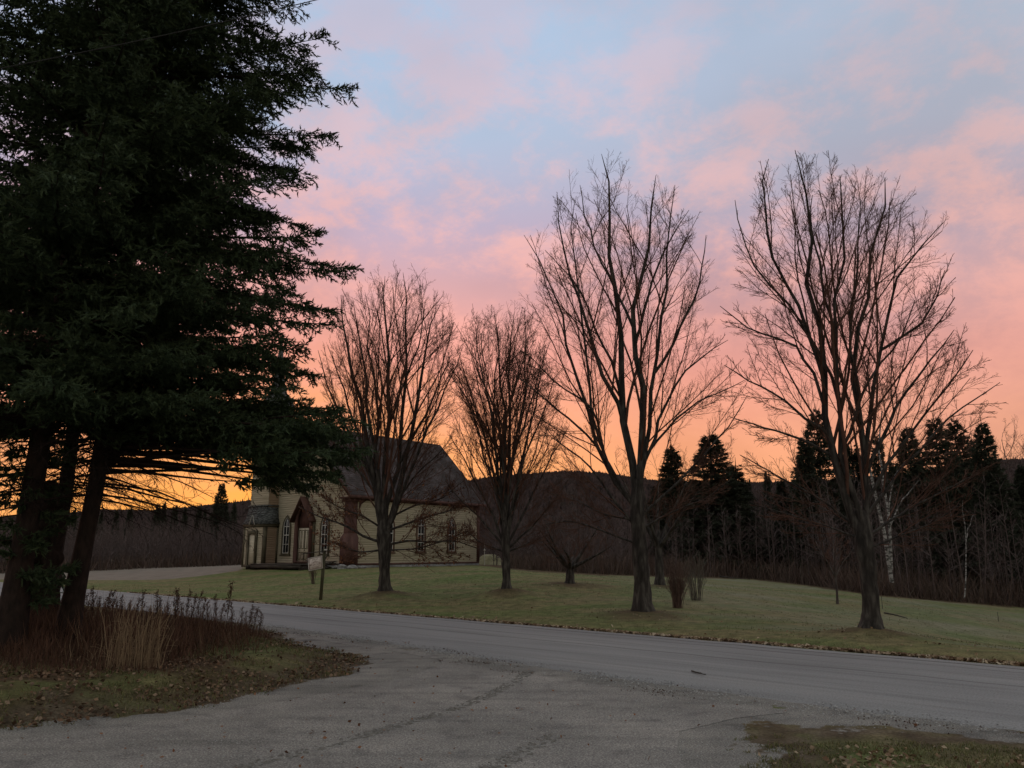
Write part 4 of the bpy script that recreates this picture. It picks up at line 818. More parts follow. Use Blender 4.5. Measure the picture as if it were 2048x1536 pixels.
# ------------------------------------------------------------------ church
Cc = P(697, 1137, 52); XD = np.array([.79672, -.60435]); W_, L_ = 9.0, 12.9
org = np.array([Cc[0]-W_*XD[0], Cc[1]-W_*XD[1], .82]); church = empty('church', org, math.atan2(XD[1], XD[0]), label='old yellow clapboard wooden church with red brown trim, pointed windows and a shingled steeple', cat='church')
Fm = lambda a, b, o: (a, -o, b)                # facade plane y=0, outward -y
Sm = lambda a, b, o: (W_+o, a, b)              # long side wall, outward +x
EV = 4.9; RG = 9.45; CX = W_/2
def laps(nb, f0, f1, z0, z1, M, ex=.15):
    z = z0
    while z < z1-.01:
        z2 = min(z+ex, z1); a0, a1 = f0(z), f1(z); b0, b1 = f0(z2), f1(z2)
        if a1-a0 > .05:
            v = [M(a0, z, .030), M(a1, z, .030), M(max(b1, b0+.01), z2, .006), M(b0, z2, .006), M(a0, z, .0), M(a1, z, .0)]; nb.add(v, [[0, 1, 2, 3], [4, 5, 1, 0]])
        z = z2
    return nb
gx = lambda z: 0 if z < EV else (z-EV)/(RG-EV)*CX
wb = NB().box((0, .02, .2), (W_, L_, EV))
wb.prism([(0, EV), (W_, EV), (CX, RG-.1)], Fm, -.02, -.10); wb.prism([(0, EV), (W_, EV), (CX, RG-.1)], Fm, -L_+.10, -L_)
laps(wb, lambda z: gx(z), lambda z: W_-gx(z), .3, RG-.2, Fm); laps(wb, lambda z: 0, lambda z: L_, .3, EV-.4, Sm)
wb.out('wall', M_clap, church)
NB().box((-.04, -.04, -.5), (W_+.05, L_+.04, .22)).out('foundation', M_found, church)
tn = NB(); tn.box((-.05, -.055, .22), (W_+.06, -.031, .33)); tn.box((W_+.031, -.055, .22), (W_+.06, L_+.05, .33)); tn.out('water_table', M_red, church)
def roofpts():
    t = .14; ov = .42; k = (RG-EV)/CX; e = EV-ov*k
    nb = NB()
    for s in (-1, 1):
        x0 = CX; x1 = CX+s*(CX+ov); v = []
        for y in (-.45, L_+.42): v += [(x0, y, RG), (x1, y, e), (x1, y, e+t*1.3), (x0, y, RG+t*1.3)]
        nb.add(v, [[0, 1, 2, 3], [4, 7, 6, 5], [3, 2, 6, 7], [1, 5, 6, 2], [0, 4, 5, 1]])
    # shingle courses as thin raised steps
    n = 34
    for i in range(n):
        f0 = i/n; f1 = (i+1)/n; x0 = CX+(CX+ov)*f0; x1 = CX+(CX+ov)*f1; z0 = RG+t*1.3-(RG-e)*f0; z1 = RG+t*1.3-(RG-e)*f1
        nb.add([(x0, -.46, z0+.004), (x1, -.46, z1+.022), (x1, L_+.43, z1+.022), (x0, L_+.43, z0+.004), (x1, -.46, z1), (x1, L_+.43, z1)], [[0, 1, 2, 3], [1, 4, 5, 2]])
    return nb
roof = roofpts().out('roof', M_roof, church)
NB().box((CX-.14, 5.2, RG+.1), (CX+.14, 5.5, RG+.62)).box((CX-.2, 5.14, RG+.62), (CX+.2, 5.56, RG+.7)).box((CX-.09, 5.26, RG+.7), (CX+.09, 5.44, RG+.95)).out('chimney', M_white, roof)
k_ = (RG-EV)/CX; ct = NB()
ct.box((W_+.032, .0, EV-.56), (W_+.08, L_, EV-.02)); ct.box((W_+.08, -.3, EV-.30), (W_+.36, L_+.3, EV-.22)); ct.box((W_+.36, -.44, EV-.46), (W_+.43, L_+.41, EV-.26))
for yy in np.linspace(.5, L_-.4, 15): ct.box((W_+.08, yy, EV-.50), (W_+.26, yy+.09, EV-.30))
for s in (0, 1):                               # curved brackets closing the frieze at both ends
    a0 = .66 if s == 0 else L_-.22; sg = 1 if s == 0 else -1
    pts = [(a0, EV-.56)]+[(a0+sg*.55*(1-math.cos(t)), EV-.56-.55*(1-math.sin(t))) for t in np.linspace(math.pi/2, 0, 7)][::-1]
    pts = [(a0, EV-1.15)]+[(a0+sg*(.6-.6*math.cos(t)), EV-1.15+.6*math.sin(t)) for t in np.linspace(0, math.pi/2, 7)]+[(a0, EV-.55)]
    ct.prism(pts if s == 0 else pts[::-1], Sm, .032, .07)
ct.out('eave_cornice', M_red, church)
rk = NB()
for s in (-1, 1):
    for y0, y1 in ((-.47, -.452), (-.05, -.034)):
        w = .22 if y0 < -.4 else .34; off = 0 if y0 < -.4 else -.12; xe = CX+s*(CX+.42); ze = EV-.42*k_
        v = [];
        for y in (y0, y1): v += [(CX, y, RG+.18+off*1.4), (xe, y, ze+.18+off*1.4), (xe, y, ze+.18-w*1.4+off*1.4), (CX, y, RG+.18-w*1.4+off*1.4)]
        rk.add(v, [[0, 1, 2, 3], [4, 7, 6, 5], [0, 4, 5, 1], [2, 6, 7, 3], [1, 5, 6, 2]])
rk.out('rake_board', M_red, church)
pl = NB(); pl.box((W_-.50, -.085, .30), (W_+.085, .50, EV-.56)); pl.box((W_-.74, -.15, .30), (W_+.15, .62, 1.95)); pl.box((W_-.72, -.13, EV-.66), (W_+.20, .70, EV-.48)); pl.box((W_-.80, -.34, EV-.48), (W_+.34, .80, EV-.36))
v = [(W_-.74, -.15, 1.95), (W_+.15, -.15, 1.95), (W_+.15, .62, 1.95), (W_-.74, .62, 1.95), (W_-.50, -.085, 2.22), (W_+.085, -.085, 2.22), (W_+.085, .50, 2.22), (W_-.50, .50, 2.22)]; pl.add(v, [[0, 1, 5, 4], [1, 2, 6, 5], [3, 0, 4, 7], [2, 3, 7, 6]])
pl.out('corner_pilaster', M_red, church)
NB().box((W_-.02, L_-.24, .33), (W_+.065, L_+.06, EV-.56)).out('corner_board', M_red, church); NB().box((-.05, -.06, .33), (.2, .2, EV)).out('corner_board', M_red, church)
M_sash_trim = mat('brown_window_trim', (.09,.055,.035), (.14,.09,.06), 3, rough=.7)
def lancet(cx, z0, w, h, n=8, k=1.25):
    hw = w/2; R_ = w*k; ca = R_-hw; top = math.sqrt(R_*R_-ca*ca); zs = z0+h-top; a1 = math.acos(ca/R_)
    r = [(cx+hw, z0)]+[(cx-ca+R_*math.cos(t), zs+R_*math.sin(t)) for t in np.linspace(0, a1, n)]
    l = [(cx+ca-R_*math.cos(t), zs+R_*math.sin(t)) for t in np.linspace(a1, 0, n)][1:]+[(cx-hw, z0)]
    return r+l
def window(cx, z0, w, h, M, mf):
    o1 = lancet(cx, z0-.09, w+.30, h+.24); o2 = lancet(cx, z0, w, h)
    fr = NB().ring(o1, o2, M, .031, .085); fr.prism([(cx-w/2-.2, z0-.16), (cx+w/2+.2, z0-.16), (cx+w/2+.2, z0-.08), (cx-w/2-.2, z0-.08)], M, .032, .14)
    f = fr.out('window', mf, church)
    NB().prism(lancet(cx, z0+.004, w-.004, h-.004), M, .034, .040).out('pane', M_glass, f)
    sb = NB().ring(lancet(cx, z0+.004, w-.006, h-.006), lancet(cx, z0+.05, w-.10, h-.10), M, .041, .066)
    sb.prism([(cx-.018, z0+.05), (cx+.018, z0+.05), (cx+.018, z0+h-.16), (cx-.018, z0+h-.16)], M, .041, .062)
    for fz, t in ((.25, .014), (.50, .03), (.74, .02)): sb.prism([(cx-w/2+.02, z0+h*fz-t), (cx+w/2-.02, z0+h*fz-t), (cx+w/2-.02, z0+h*fz+t), (cx-w/2+.02, z0+h*fz+t)], M, .0415, .060)
    sb.out('sash', M_white, f)
for cx in (2.62, 6.62): window(cx, .95, .66, 2.45, Fm, M_trim)
for cy in (3.45, 6.5, 9.75): window(cy, 1.1, .66, 2.35, Sm, M_sash_trim)
# main door: double doors, arched panel above, gabled hood
dx = 4.62
db = NB().prism([(dx-.66, .42), (dx+.66, .42), (dx+.66, 2.62), (dx-.66, 2.62)], Fm, .02, .07)
d = db.out('door', M_clap, church); d['label'] = 'cream panelled double door under a red brown pointed hood'
pn = NB()
for i in range(4):
    x0 = dx-.60+i*.305+(.0 if i < 2 else .02)
    pn.ring([(x0, 1.25), (x0+.24, 1.25), (x0+.24, 2.5), (x0, 2.5)], [(x0+.05, 1.3), (x0+.19, 1.3), (x0+.19, 2.45), (x0+.05, 2.45)], Fm, .071, .082)
    pn.ring([(x0, .55), (x0+.24, .55), (x0+.24, 1.05), (x0, 1.05)], [(x0+.05, .6), (x0+.19, .6), (x0+.19, 1.0), (x0+.05, 1.0)], Fm, .071, .082)
pn.prism([(dx-.014, .44), (dx+.014, .44), (dx+.014, 2.6), (dx-.014, 2.6)], Fm, .071, .086); pn.out('panel_moulding', M_trim, d)
NB().prism([(dx+.04, 1.12), (dx+.08, 1.12), (dx+.08, 1.2), (dx+.04, 1.2)], Fm, .071, .12).out('handle', M_old, d)
hd = NB().ring(lancet(dx, .36, 1.72, 4.05, k=.95), lancet(dx, .42, 1.36, 3.75, k=.95), Fm, .031, .30); hd.prism([(dx-.66, 2.63)]+[(dx+.66, 2.63)]+lancet(dx, 2.64, 1.3, 1.5, k=.95)[1:-1], Fm, .03, .06)
for s in (-1, 1):
    v = [];
    for y in (-.62, -.03): v += [(dx, y, 4.60), (dx+s*1.02, y, 3.0), (dx+s*1.02, y, 3.1), (dx, y, 4.72)]
    hd.add(v, [[0, 1, 2, 3], [4, 7, 6, 5], [0, 4, 5, 1], [2, 6, 7, 3], [1, 5, 6, 2]])
hd.out('door_hood', M_red, church)
for s in (-1, 1): NB().box((dx+s*.90-.09, -.16, .3), (dx+s*.90+.09, -.031, 3.05)).out('door_post', M_trim, church)
# tower, belfry and spire
tb = NB(); T0, T1, U0, U1 = -.5, 1.5, -.85, 1.15; tb.box((T0, U0+.0, .2), (T1, U1, 10.2))
laps(tb, lambda z: T0, lambda z: T1, 2.9, 10.1, lambda a, b, o: (a, U0-o, b)); tb.out('tower', M_clap, church)
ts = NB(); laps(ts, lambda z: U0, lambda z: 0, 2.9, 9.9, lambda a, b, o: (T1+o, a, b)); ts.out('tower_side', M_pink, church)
tc = NB(); tc.box((T0-.14, U0-.14, 10.0), (T1+.14, U1+.14, 10.16)); tc.box((T0-.05, U0-.05, 9.6), (T0+.16, U0+.1, 10.0)); tc.out('tower_cornice', M_red, church)
mx_, my_ = (T0+T1)/2, (U0+U1)/2
bf = NB(); hb = .74
for sx_ in (-1, 1):
    for sy_ in (-1, 1): bf.box((mx_+sx_*hb-.09, my_+sy_*hb-.09, 10.16), (mx_+sx_*hb+.09, my_+sy_*hb+.09, 11.3))
for face in range(4):
    ca, sa_ = math.cos(face*math.pi/2), math.sin(face*math.pi/2)
    Mf = lambda a, b, o: (mx_+a*ca-(-(hb+o))*sa_*-1*-1, my_+a*sa_+(-(hb+o))*ca, b)
    bf.ring([(-.64, 10.18), (.64, 10.18), (.64, 11.28), (-.64, 11.28)]+[(-.64, 10.9)], [(-.42, 10.3), (.42, 10.3), (.42, 10.8), (.0, 11.12), (-.42, 10.8)], Mf, -.04, .02)
bf.out('belfry', M_trim, church)
sp_ = NB(); prof = [(11.15, .92), (11.45, .88), (11.95, .62), (12.3, .46), (12.75, .36), (13.3, .29), (14.3, .22), (16.6, .02)]
ring = [[(mx_-w, my_-w, z), (mx_+w, my_-w, z), (mx_+w, my_+w, z), (mx_-w, my_+w, z)] for z, w in prof]
V = [p for r_ in ring for p in r_]; Q = [[i*4+j, i*4+(j+1) % 4, i*4+4+(j+1) % 4, i*4+4+j] for i in range(len(prof)-1) for j in range(4)]+[[3, 2, 1, 0]]
sp_.add(V, Q)
for z in np.arange(11.5, 13.2, .16):
    w = np.interp(z, [p[0] for p in prof], [p[1] for p in prof]); sp_.box((mx_-w-.015, my_-w-.015, z), (mx_+w+.015, my_+w+.015, z+.03))
sp_.out('spire', M_slate, church)
# side porch with mansard roof
px0, px1, py0 = -.64, 1.66, -1.12
pb = NB().box((px0, py0, .15), (px1, -.02, 2.72)); laps(pb, lambda z: px0, lambda z: px1, .2, 2.7, lambda a, b, o: (a, py0-o, b)); pf = pb.out('porch_front', M_clap, church)
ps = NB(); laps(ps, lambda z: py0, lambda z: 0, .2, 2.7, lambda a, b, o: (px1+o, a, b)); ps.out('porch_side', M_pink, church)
pt = NB(); pt.box((px0-.06, py0-.06, .1), (px0+.10, py0+.1, 2.74)); pt.box((px1-.16, py0-.06, .1), (px1+.055, py0+.16, 2.74)); pt.box((px1-.02, -.16, .2), (px1+.055, .0, 2.74)); pt.box((px0-.10, py0-.10, 2.74), (px1+.10, -.03, 2.94)); pt.box((px0-.05, py0-.055, .02), (px1+.06, -.03, .17)); pt.out('porch_trim', M_trim, church)
mr = NB(); P0 = [(px0-.16, py0-.16, 2.94), (px1+.16, py0-.16, 2.94), (px1+.16, -.02, 2.94), (px0-.16, -.02, 2.94)]; P1 = [(px0+.02, py0+.05, 3.35), (px1-.02, py0+.05, 3.35), (px1-.02, -.02, 3.35), (px0+.02, -.02, 3.35)]; P2 = [(px0+.14, py0+.16, 4.15), (px1-.14, py0+.16, 4.15), (px1-.14, -.02, 4.15), (px0+.14, -.02, 4.15)]
mr.add(P0+P1+P2, [[j+o, (j+1) % 4+o, 4+(j+1) % 4+o, 4+j+o] for o in (0, 4) for j in range(4)]+[[3, 2, 1, 0], [8, 9, 10, 11]])
for i in range(7):
    z = 3.02+i*.16; w = np.interp(z, [2.94, 3.35, 4.15], [.16, -.03, -.15]); mr.box((px0-w-.012, py0-w-.012, z), (px1+w+.012, -.03, z+.025))
mr.box((px0+.06, py0+.08, 4.15), (px1-.06, -.03, 4.23)); mr.out('porch_roof', M_slate, church)
dr = NB().prism([(.02, .2), (.78, .2), (.78, 2.3), (.02, 2.3)], lambda a, b, o: (a, py0-o, b), .02, .05); dd_ = dr.out('door', M_clap, church); dd_['label'] = 'plain weathered cream side door in a dark frame'
NB().ring([(-.14, .17), (.94, .17), (.94, 2.5), (-.14, 2.5)], [(.04, .17), (.76, .17), (.76, 2.26), (.04, 2.26)], lambda a, b, o: (a, py0-o, b), .031, .15).out('frame', M_trim, dd_)
NB().box((.66, py0-.11, 1.12), (.70, py0-.05, 1.20)).out('handle', M_old, dd_)
gt = NB()
for s in (-1, 1):
    a0 = (.40+s*.05, 3.52); a1 = (.40+s*.26, 2.90); y = py0-.21; gt.add([(a0[0]-s*.05, y, 3.60), (a0[0], y, a0[1]), (a1[0], y, a1[1]), (a1[0]+s*.08, y, a1[1]), (a0[0]-s*.05, y+.06, 3.60), (a0[0], y+.06, a0[1]), (a1[0], y+.06, a1[1]), (a1[0]+s*.08, y+.06, a1[1])], [[0, 1, 2, 3], [4, 7, 6, 5], [0, 3, 7, 4], [1, 5, 6, 2], [2, 6, 7, 3]])
gt.out('gable_ornament', M_white, church)
def clocal(x, y, z=0):
    YD = np.array([-XD[1], XD[0]]); p = org[:2]+XD*x+YD*y; return np.array([p[0], p[1], org[2]+z])
crz = math.atan2(XD[1], XD[0])
# deck, plank pile and stones before the church
dk = empty('wooden_deck', clocal(4.6, -1.2), crz, label='low dark weathered deck along the church front below the double door', cat='deck')
nb = NB()
for i in range(13): nb.box((-2.9, -.95+i*.14, .24+.004*(i % 3)), (2.3, -.95+i*.14+.128, .29+.004*(i % 3)))
nb.out('planks', M_old, dk)
nb = NB().box((-2.88, -.93, .02), (2.28, -.88, .24)).box((-2.88, .6, .02), (2.28, .65, .24))
for x in (-2.8, -1.2, .4, 2.1): nb.box((x, -.86, -.1), (x+.1, .58, .235))
nb.out('skirt', M_old, dk)
nb = NB(); [nb.box((-3.5, -.9+i*.2, .1), (-2.92, -.9+i*.2+.18, .15)) for i in range(8)]; nb.box((-3.48, -.88, -.1), (-3.42, .65, .10)); nb.out('step', M_old, dk)
rng = np.random.default_rng(7)
for i in range(15):
    c = clocal(6.9+rng.uniform(0, 1.3), -.75+rng.uniform(-.4, .3), .06+.055*(i//2)); o = NB().box((-.9-rng.random()*.3, -.07, -.018), (.9, .07, .018)).out('plank', M_old); o.location = tuple(c); o.rotation_euler = (rng.uniform(-.1, .1), rng.uniform(-.22, .22), crz+rng.uniform(-.5, .5)); tag(o, 'loose dark plank in the heap beside the church corner', 'plank', 'planks heaped by the church corner')
def rock(c, s, label, group=None, sq=.6):
    bm = bmesh.new(); bmesh.ops.create_icosphere(bm, subdivisions=3, radius=1)
    ph = rng.uniform(0, 6, 3)
    for w in bm.verts: w.co *= 1+.18*math.sin(w.co.x*2.5+ph[0])+.12*math.sin(w.co.y*4+ph[1])+.1*math.cos(w.co.z*5+ph[2]); w.co.z *= sq; w.co *= s
    me = bpy.data.meshes.new('stone'); bm.to_mesh(me); bm.free(); me.materials.append(M_stone); o = bpy.data.objects.new('stone', me); COL.objects.link(o); o.location = tuple(c); o.rotation_euler = (0, 0, rng.uniform(0, 6)); return tag(o, label, 'stone', group)
for i, (x, y, s) in enumerate(((9.05, -.5, .34), (9.6, -.25, .28), (8.5, -.6, .24), (9.9, .35, .22))): rock(clocal(x, y, .08), s, 'grey foundation stone lying at the red church corner', 'stones at the church corner')
# pale mound and marker post at the far corner
mp_ = P(976, 1132, 66); zz = float(H(mp_[0], 66))
def pale_rise():
    n = 30; xs = np.linspace(-2.0, 2.0, n); ys = np.linspace(-1.5, 4, n); X, Y = np.meshgrid(xs, ys); Z = .95*np.exp(-(X/1.1)**4-((Y-1)/1.3)**4)+.04*rng.random(X.shape)-.15
    i = np.arange(n*n).reshape(n, n); q = np.stack([i[:-1, :-1], i[:-1, 1:], i[1:, 1:], i[1:, :-1]], -1).reshape(-1, 4)
    o = mesh_np('grass_mound', np.stack([X, Y, Z], -1).reshape(-1, 3), [q], mat('pale_grass', (.16,.15,.085), (.26,.24,.15), 3, bump=.8), smooth=True); o.location = (mp_[0]+.1, 66.5, zz); o['kind'] = 'structure'
pale_rise()
mk = empty('marker_post', (P(969, 1130, 65)[0], 65, zz), label='thin white marker post with knobs standing past the far church corner', cat='post')
nb = NB().tubes([[(0, 0, 0), (0, 0, .8), (0, 0, 1.7)]], [[.022, .022, .018]], 8); nb.out('pole', M_white, mk)
for z, r in ((1.15, .07), (1.38, .075), (1.62, .07)):
    NB().tubes([[(0, 0, z-.07), (0, 0, z-.03), (0, 0, z+.03), (0, 0, z+.08)]], [[.01, r, r, .01]], 10).out('knob', M_white, mk)

# ------------------------------------------------------------------ sign
sg = G(641, 1200); Ys = sg[1]; sign = empty('sign_post', sg, label='green grey post by the road with an arm carrying the hanging white sign', cat='post')
h = P(641, 1097, Ys)[2]-sg[2]; tx = P(650, 1097, Ys)[0]-sg[0]
nb = NB(); v = []
for z, x in ((-.1, 0), (h, tx*.9)): v += [(x-.052, -.065, z), (x+.052, -.065, z), (x+.052, .065, z), (x-.052, .065, z)]
nb.add(v, [[0, 3, 2, 1], [4, 5, 6, 7], [0, 1, 5, 4], [1, 2, 6, 5], [2, 3, 7, 6], [3, 0, 4, 7]]); nb.out('post', M_post, sign)
a0 = P(604, 1108, Ys)-sg; a1 = P(662, 1101, Ys)-sg; ax = nrm(a1-a0)
NB().tubes([np.array([a0+(a1-a0)*t+[0, -.09, 0] for t in np.linspace(0, 1, 5)])], [[.022]*5], 6).tubes([np.array([P(650, 1121, Ys)-sg, P(661, 1101, Ys)-sg])+[0, -.085, 0]], [[.02, .02]], 6).out('arm', M_old, sign)
NB().tubes([np.array([[tx*.9, -.09, h-.05], [tx*.9+.12, -.1, h-.06]])], [[.03, .03]], 8).out('insulator', M_white, sign)
pc = [P(617, 1116.5, Ys), P(645.5, 1111, Ys), P(647, 1136.5, Ys), P(618.5, 1142, Ys)]; pc = [q+[0, -.09, 0] for q in pc]; c0 = np.mean(pc, axis=0)
sgn = empty('hanging_sign', c0, label='white sign board with dark red arched lettering hanging tilted from the post arm', cat='sign')
ex = nrm(pc[1]-pc[0]); ez = nrm(pc[0]-pc[3]); wS = np.linalg.norm(pc[1]-pc[0]); hS = np.linalg.norm(pc[0]-pc[3])
Mg = lambda a, b, o: tuple(ex*a*wS/2+ez*b*hS/2+np.array([0, -o, 0]))
NB().prism([(-1, -1), (1, -1), (1, 1), (-1, 1)], Mg, -.012, .012).out('board', M_signp, sgn)
NB().ring([(-1, -1), (1, -1), (1, 1), (-1, 1)], [(-.93, -.93), (.93, -.93), (.93, .93), (-.93, .93)], Mg, .0125, .022).out('frame', M_white, sgn)
NB().ring([(-.86, -.86), (.86, -.86), (.86, .86), (-.86, .86)], [(-.82, -.82), (.82, -.82), (.82, .82), (-.82, .82)], Mg, .0125, .015).out('border', M_signt, sgn)
lt = NB()
def glyph(cx, cy, w, hh, rot, kind):           # letter-like strokes: the lettering is too small to read
    ca, sa_ = math.cos(rot), math.sin(rot); st = w*.26
    S = {0: [(-.5, 0, .22, 1), (.5, 0, .22, 1), (0, 0, .5, .2)], 1: [(-.5, 0, .22, 1), (0, .87, .5, .2), (0, 0, .4, .2), (0, -.87, .5, .2)], 2: [(0, 0, .22, 1), (0, .87, .6, .2)], 3: [(-.5, 0, .22, 1), (.5, 0, .22, 1), (0, .87, .5, .2), (0, -.87, .5, .2)], 4: [(-.5, 0, .22, 1), (0, -.87, .5, .2)]}[kind]
    for x, y, a, b in S:
        lt.prism([(cx+(ca*(x+i*a)*w/2-sa_*(y+j*b)*hh/2), cy+(sa_*(x+i*a)*w/2+ca*(y+j*b)*hh/2)) for i, j in ((-1, -1), (1, -1), (1, 1), (-1, 1))], Mg, .0126, .0155)
for i in range(5): glyph(-.34+i*.17, .60, .13, .17, 0, (0, 3, 4, 1, 2)[i])
for i in range(2): glyph(-.07+i*.14, .34, .11, .12, 0, (3, 1)[i])
for i in range(10):
    t = math.radians(158-i*15.2); glyph(.72*math.cos(t), -.42+.62*math.sin(t), .13, .24, t-math.pi/2, i % 5)
for i in range(6): glyph(-.34+i*.136, -.22+.05*math.cos((i-2.5)*.6), .11, .2, 0, (i*3) % 5)
for i in range(9): glyph(-.5+i*.125, -.52, .09, .10, 0, (i*2+1) % 5)
for i in range(8): glyph(-.44+i*.125, -.72, .09, .10, 0, (i*4+1) % 5)
lt.out('lettering', M_signt, sgn)
for s in (-.7, .7):
    q = np.array(Mg(s, 1, 0)); NB().tubes([np.array([q, q+[0, .0, .06]])], [[.006, .006]], 6).out('hanger', M_old, sgn)

# ------------------------------------------------------------------ wire, stakes, fallen wood
wp = np.array([P(-300, 190, 8.6)+(P(900, -70, 9.4)-P(-300, 190, 8.6))*t+np.array([0, 0, -.12*4*t*(1-t)]) for t in np.linspace(0, 1, 24)])
tag(NB().tubes(wp[None], np.full((1, 24), .006), 6).out('overhead_wire', mat('wire_cover', (.03,.03,.03), (.04,.04,.04), 5), None), 'thin sagging wire crossing before the big spruce at the upper left', 'wire')
def stick(name, pix, r, label, cat, m=M_old, dz=.03, group=None, grow_=True):
    q = np.array([G(u, v) for u, v in pix]); q[:, 2] += dz; b = q[0].copy(); k = resample(q, 8)-b; o = NB().tubes(k[None], np.linspace(r, r*.4, 8)[None], 6)
    if grow_: a, ar = grow(k[None], np.linspace(r, r*.4, 8)[None], 5, (25, 50), (.15, .3), 3, .3, 1, 0, .1, .6, rmin=.004); a[:, :, 2] = np.abs(a[:, :, 2])*.3+.01; o.tubes(a, ar, 4)
    o = o.out(name, m); o.location = tuple(b); return tag(o, label, cat, group)
stick('fallen_branch', [(1768,1227),(1790,1231),(1815,1238)], .035, 'dark fallen branch lying on the grass right of the right maple', 'branch')
stick('fallen_branch', [(1384,1352),(1396,1356),(1412,1360)], .014, 'small dark twig lying alone on the asphalt road', 'twig', dz=.075)
stick('fallen_branch', [(1440,1155),(1470,1159),(1500,1161)], .05, 'grey log lying at the back edge of the lawn', 'log', m=M_forest_bark, dz=.08)
for (u, v, hh, lb) in ((1765, 1218, .55, 'thin dark stake in the lawn just right of the right maple'), (1997, 1243, .42, 'thin dark stake standing alone near the right edge of the lawn')):
    g = G(u, v); o = NB().tubes([[(0, 0, -.1), (.005, 0, hh*.5), (.0, 0, hh)]], [[.014, .013, .010]], 6).out('stake', M_old); o.location = tuple(g); tag(o, lb, 'stake')

# ------------------------------------------------------------------ leaves, grass, weeds, pebbles (loose stuff)
rng = np.random.default_rng(2024)
def put(x, y, lift=.01): return np.stack([x, y, H(x, y)+lift], 1)
s = rng.uniform(-16, 40, 24000); dn = vnoise(s, s*0, 31, 1.3)*.6+.5; w = WF-.03+np.abs(rng.normal(0, .42, len(s)))*dn; ok = rng.random(len(s)) < (.35+.65*sm((22-s)/18))*dn*1.3; s, w = s[ok], w[ok]
x = RD[0]*s+RN[0]*w; y = RD[1]*s+RN[1]*w; lf = leafquads(put(x, y, .03), .040*rng.uniform(.6, 1.4), flatn=.45); tag(lf.out('leaf_litter', leafmat('edge_leaves', [(.30,.22,.14), (.45,.36,.25), (.12,.07,.04), (.5,.42,.31), (.09,.06,.04), (.2,.13,.08)])), 'pale and brown fallen leaves lined along the far edge of the road', 'leaves', kind='stuff')
x = rng.uniform(-18, 25, 5200); y = rng.uniform(16, 48, 5200); d = x*RN[0]+y*RN[1]-WF; near = np.min([np.hypot(x-m[0], y-m[1]) for m in mounds], axis=0); ok = (d > .4) & (rng.random(len(x)) < np.where(near < 2.2, 1, .22)); lf = leafquads(put(x[ok], y[ok], .01), .035, flatn=.25); tag(lf.out('leaf_litter', M_litter), 'scattered fallen leaves on the lawn under the maples', 'leaves', kind='stuff')
def on_bank(x, y): return (~inpoly(x, y, DP)) & (x*RN[0]+y*RN[1] < road_near(x*RD[0]+y*RD[1])-.05)
x = rng.uniform(-16, -1, 52000); y = rng.uniform(7, 24, 52000); ok = on_bank(x, y) & (rng.random(len(x)) < .15+.85*(vnoise(x, y, 2, 1.3)*.6+vnoise(x, y, 4, .35)*.4 > .47)); lf = leafquads(put(x[ok], y[ok], .03), .030, flatn=.4); tag(lf.out('leaf_litter', leafmat('bank_leaves', [(.10,.055,.032), (.20,.13,.08), (.06,.035,.024), (.26,.19,.13), (.05,.03,.02), (.08,.05,.03)])), 'brown fallen leaves on the grassy bank under the spruces', 'leaves', kind='stuff')
def blades(x, y, hh, w, label, m=M_grass, lean_=.5):
    n = len(x); p = put(x, y, -.01); d = nrm(np.stack([rng.normal(0, lean_, n), rng.normal(0, lean_, n), np.ones(n)], 1)); a = rng.uniform(0, 3.14, n); s_ = np.stack([np.cos(a), np.sin(a), 0*a], 1)*(w*rng.uniform(.6, 1.3, n))[:, None]; tip = p+d*hh[:, None]+np.stack([d[:, 0], d[:, 1], 0*a-.3], 1)*hh[:, None]*.35
    mid = p+d*(hh*.55)[:, None]; nb = NB().add(np.stack([p-s_, p+s_, mid+s_*.8, tip, mid-s_*.8], 1), np.arange(n)[:, None]*5+[0, 1, 2, 4], np.arange(n)[:, None]*5+[4, 2, 3]); return tag(nb.out('grass', m), label, 'grass', kind='stuff')
x = rng.uniform(1.6, 8.5, 110000); y = rng.uniform(5.5, 10.0, len(x)); den = vnoise(x, y, 12, .5)*.6+vnoise(x, y, 13, .14)*.4; edge = np.interp(x, [1.6, 2.3, 3, 4, 5.2, 6.6, 8.5], [7.0, 8.6, 8.95, 8.95, 8.6, 7.9, 7.0])
ok = (y < edge+.25) & (den > .30+.35*sm((y-edge+.6)/.8)) & (rng.random(len(x)) < .75); x, y = x[ok], y[ok]; blades(x, y, rng.uniform(.02, .065, len(x)), .0035, 'green and yellowed grass at the bottom right corner beside the driveway')
x = rng.uniform(2.2, 6.0, 2600); y = rng.uniform(6.5, 9.0, 2600); ok = ((vnoise(x, y, 17, .6) > .60) | (rng.random(len(x)) < .08)) & (y < np.interp(x, [2, 3, 5, 6], [8.0, 8.4, 8.4, 8])); lf = leafquads(put(x[ok], y[ok], .035), .027, flatn=.45); tag(lf.out('leaf_litter', M_litter), 'pale curled leaves in the grass at the bottom right corner', 'leaves', kind='stuff')
x = rng.uniform(-15, -1.2, 130000); y = rng.uniform(7.0, 23, len(x)); den = vnoise(x, y, 14, 1.0)*.6+vnoise(x, y, 15, .3)*.4; ok = on_bank(x, y) & (den > .46) & (rng.random(len(x)) < .75); x, y = x[ok], y[ok]; blades(x, y, rng.uniform(.02, .11, len(x)), .005, 'short green grass with bare spots on the bank under the spruces')
s = rng.uniform(-14, 30, 26000); w = WF+.12+np.abs(rng.normal(0, .35, len(s))); blades(RD[0]*s+RN[0]*w, RD[1]*s+RN[1]*w, rng.uniform(.03, .08, len(s)), .007, 'short grass fringe along the far edge of the road')
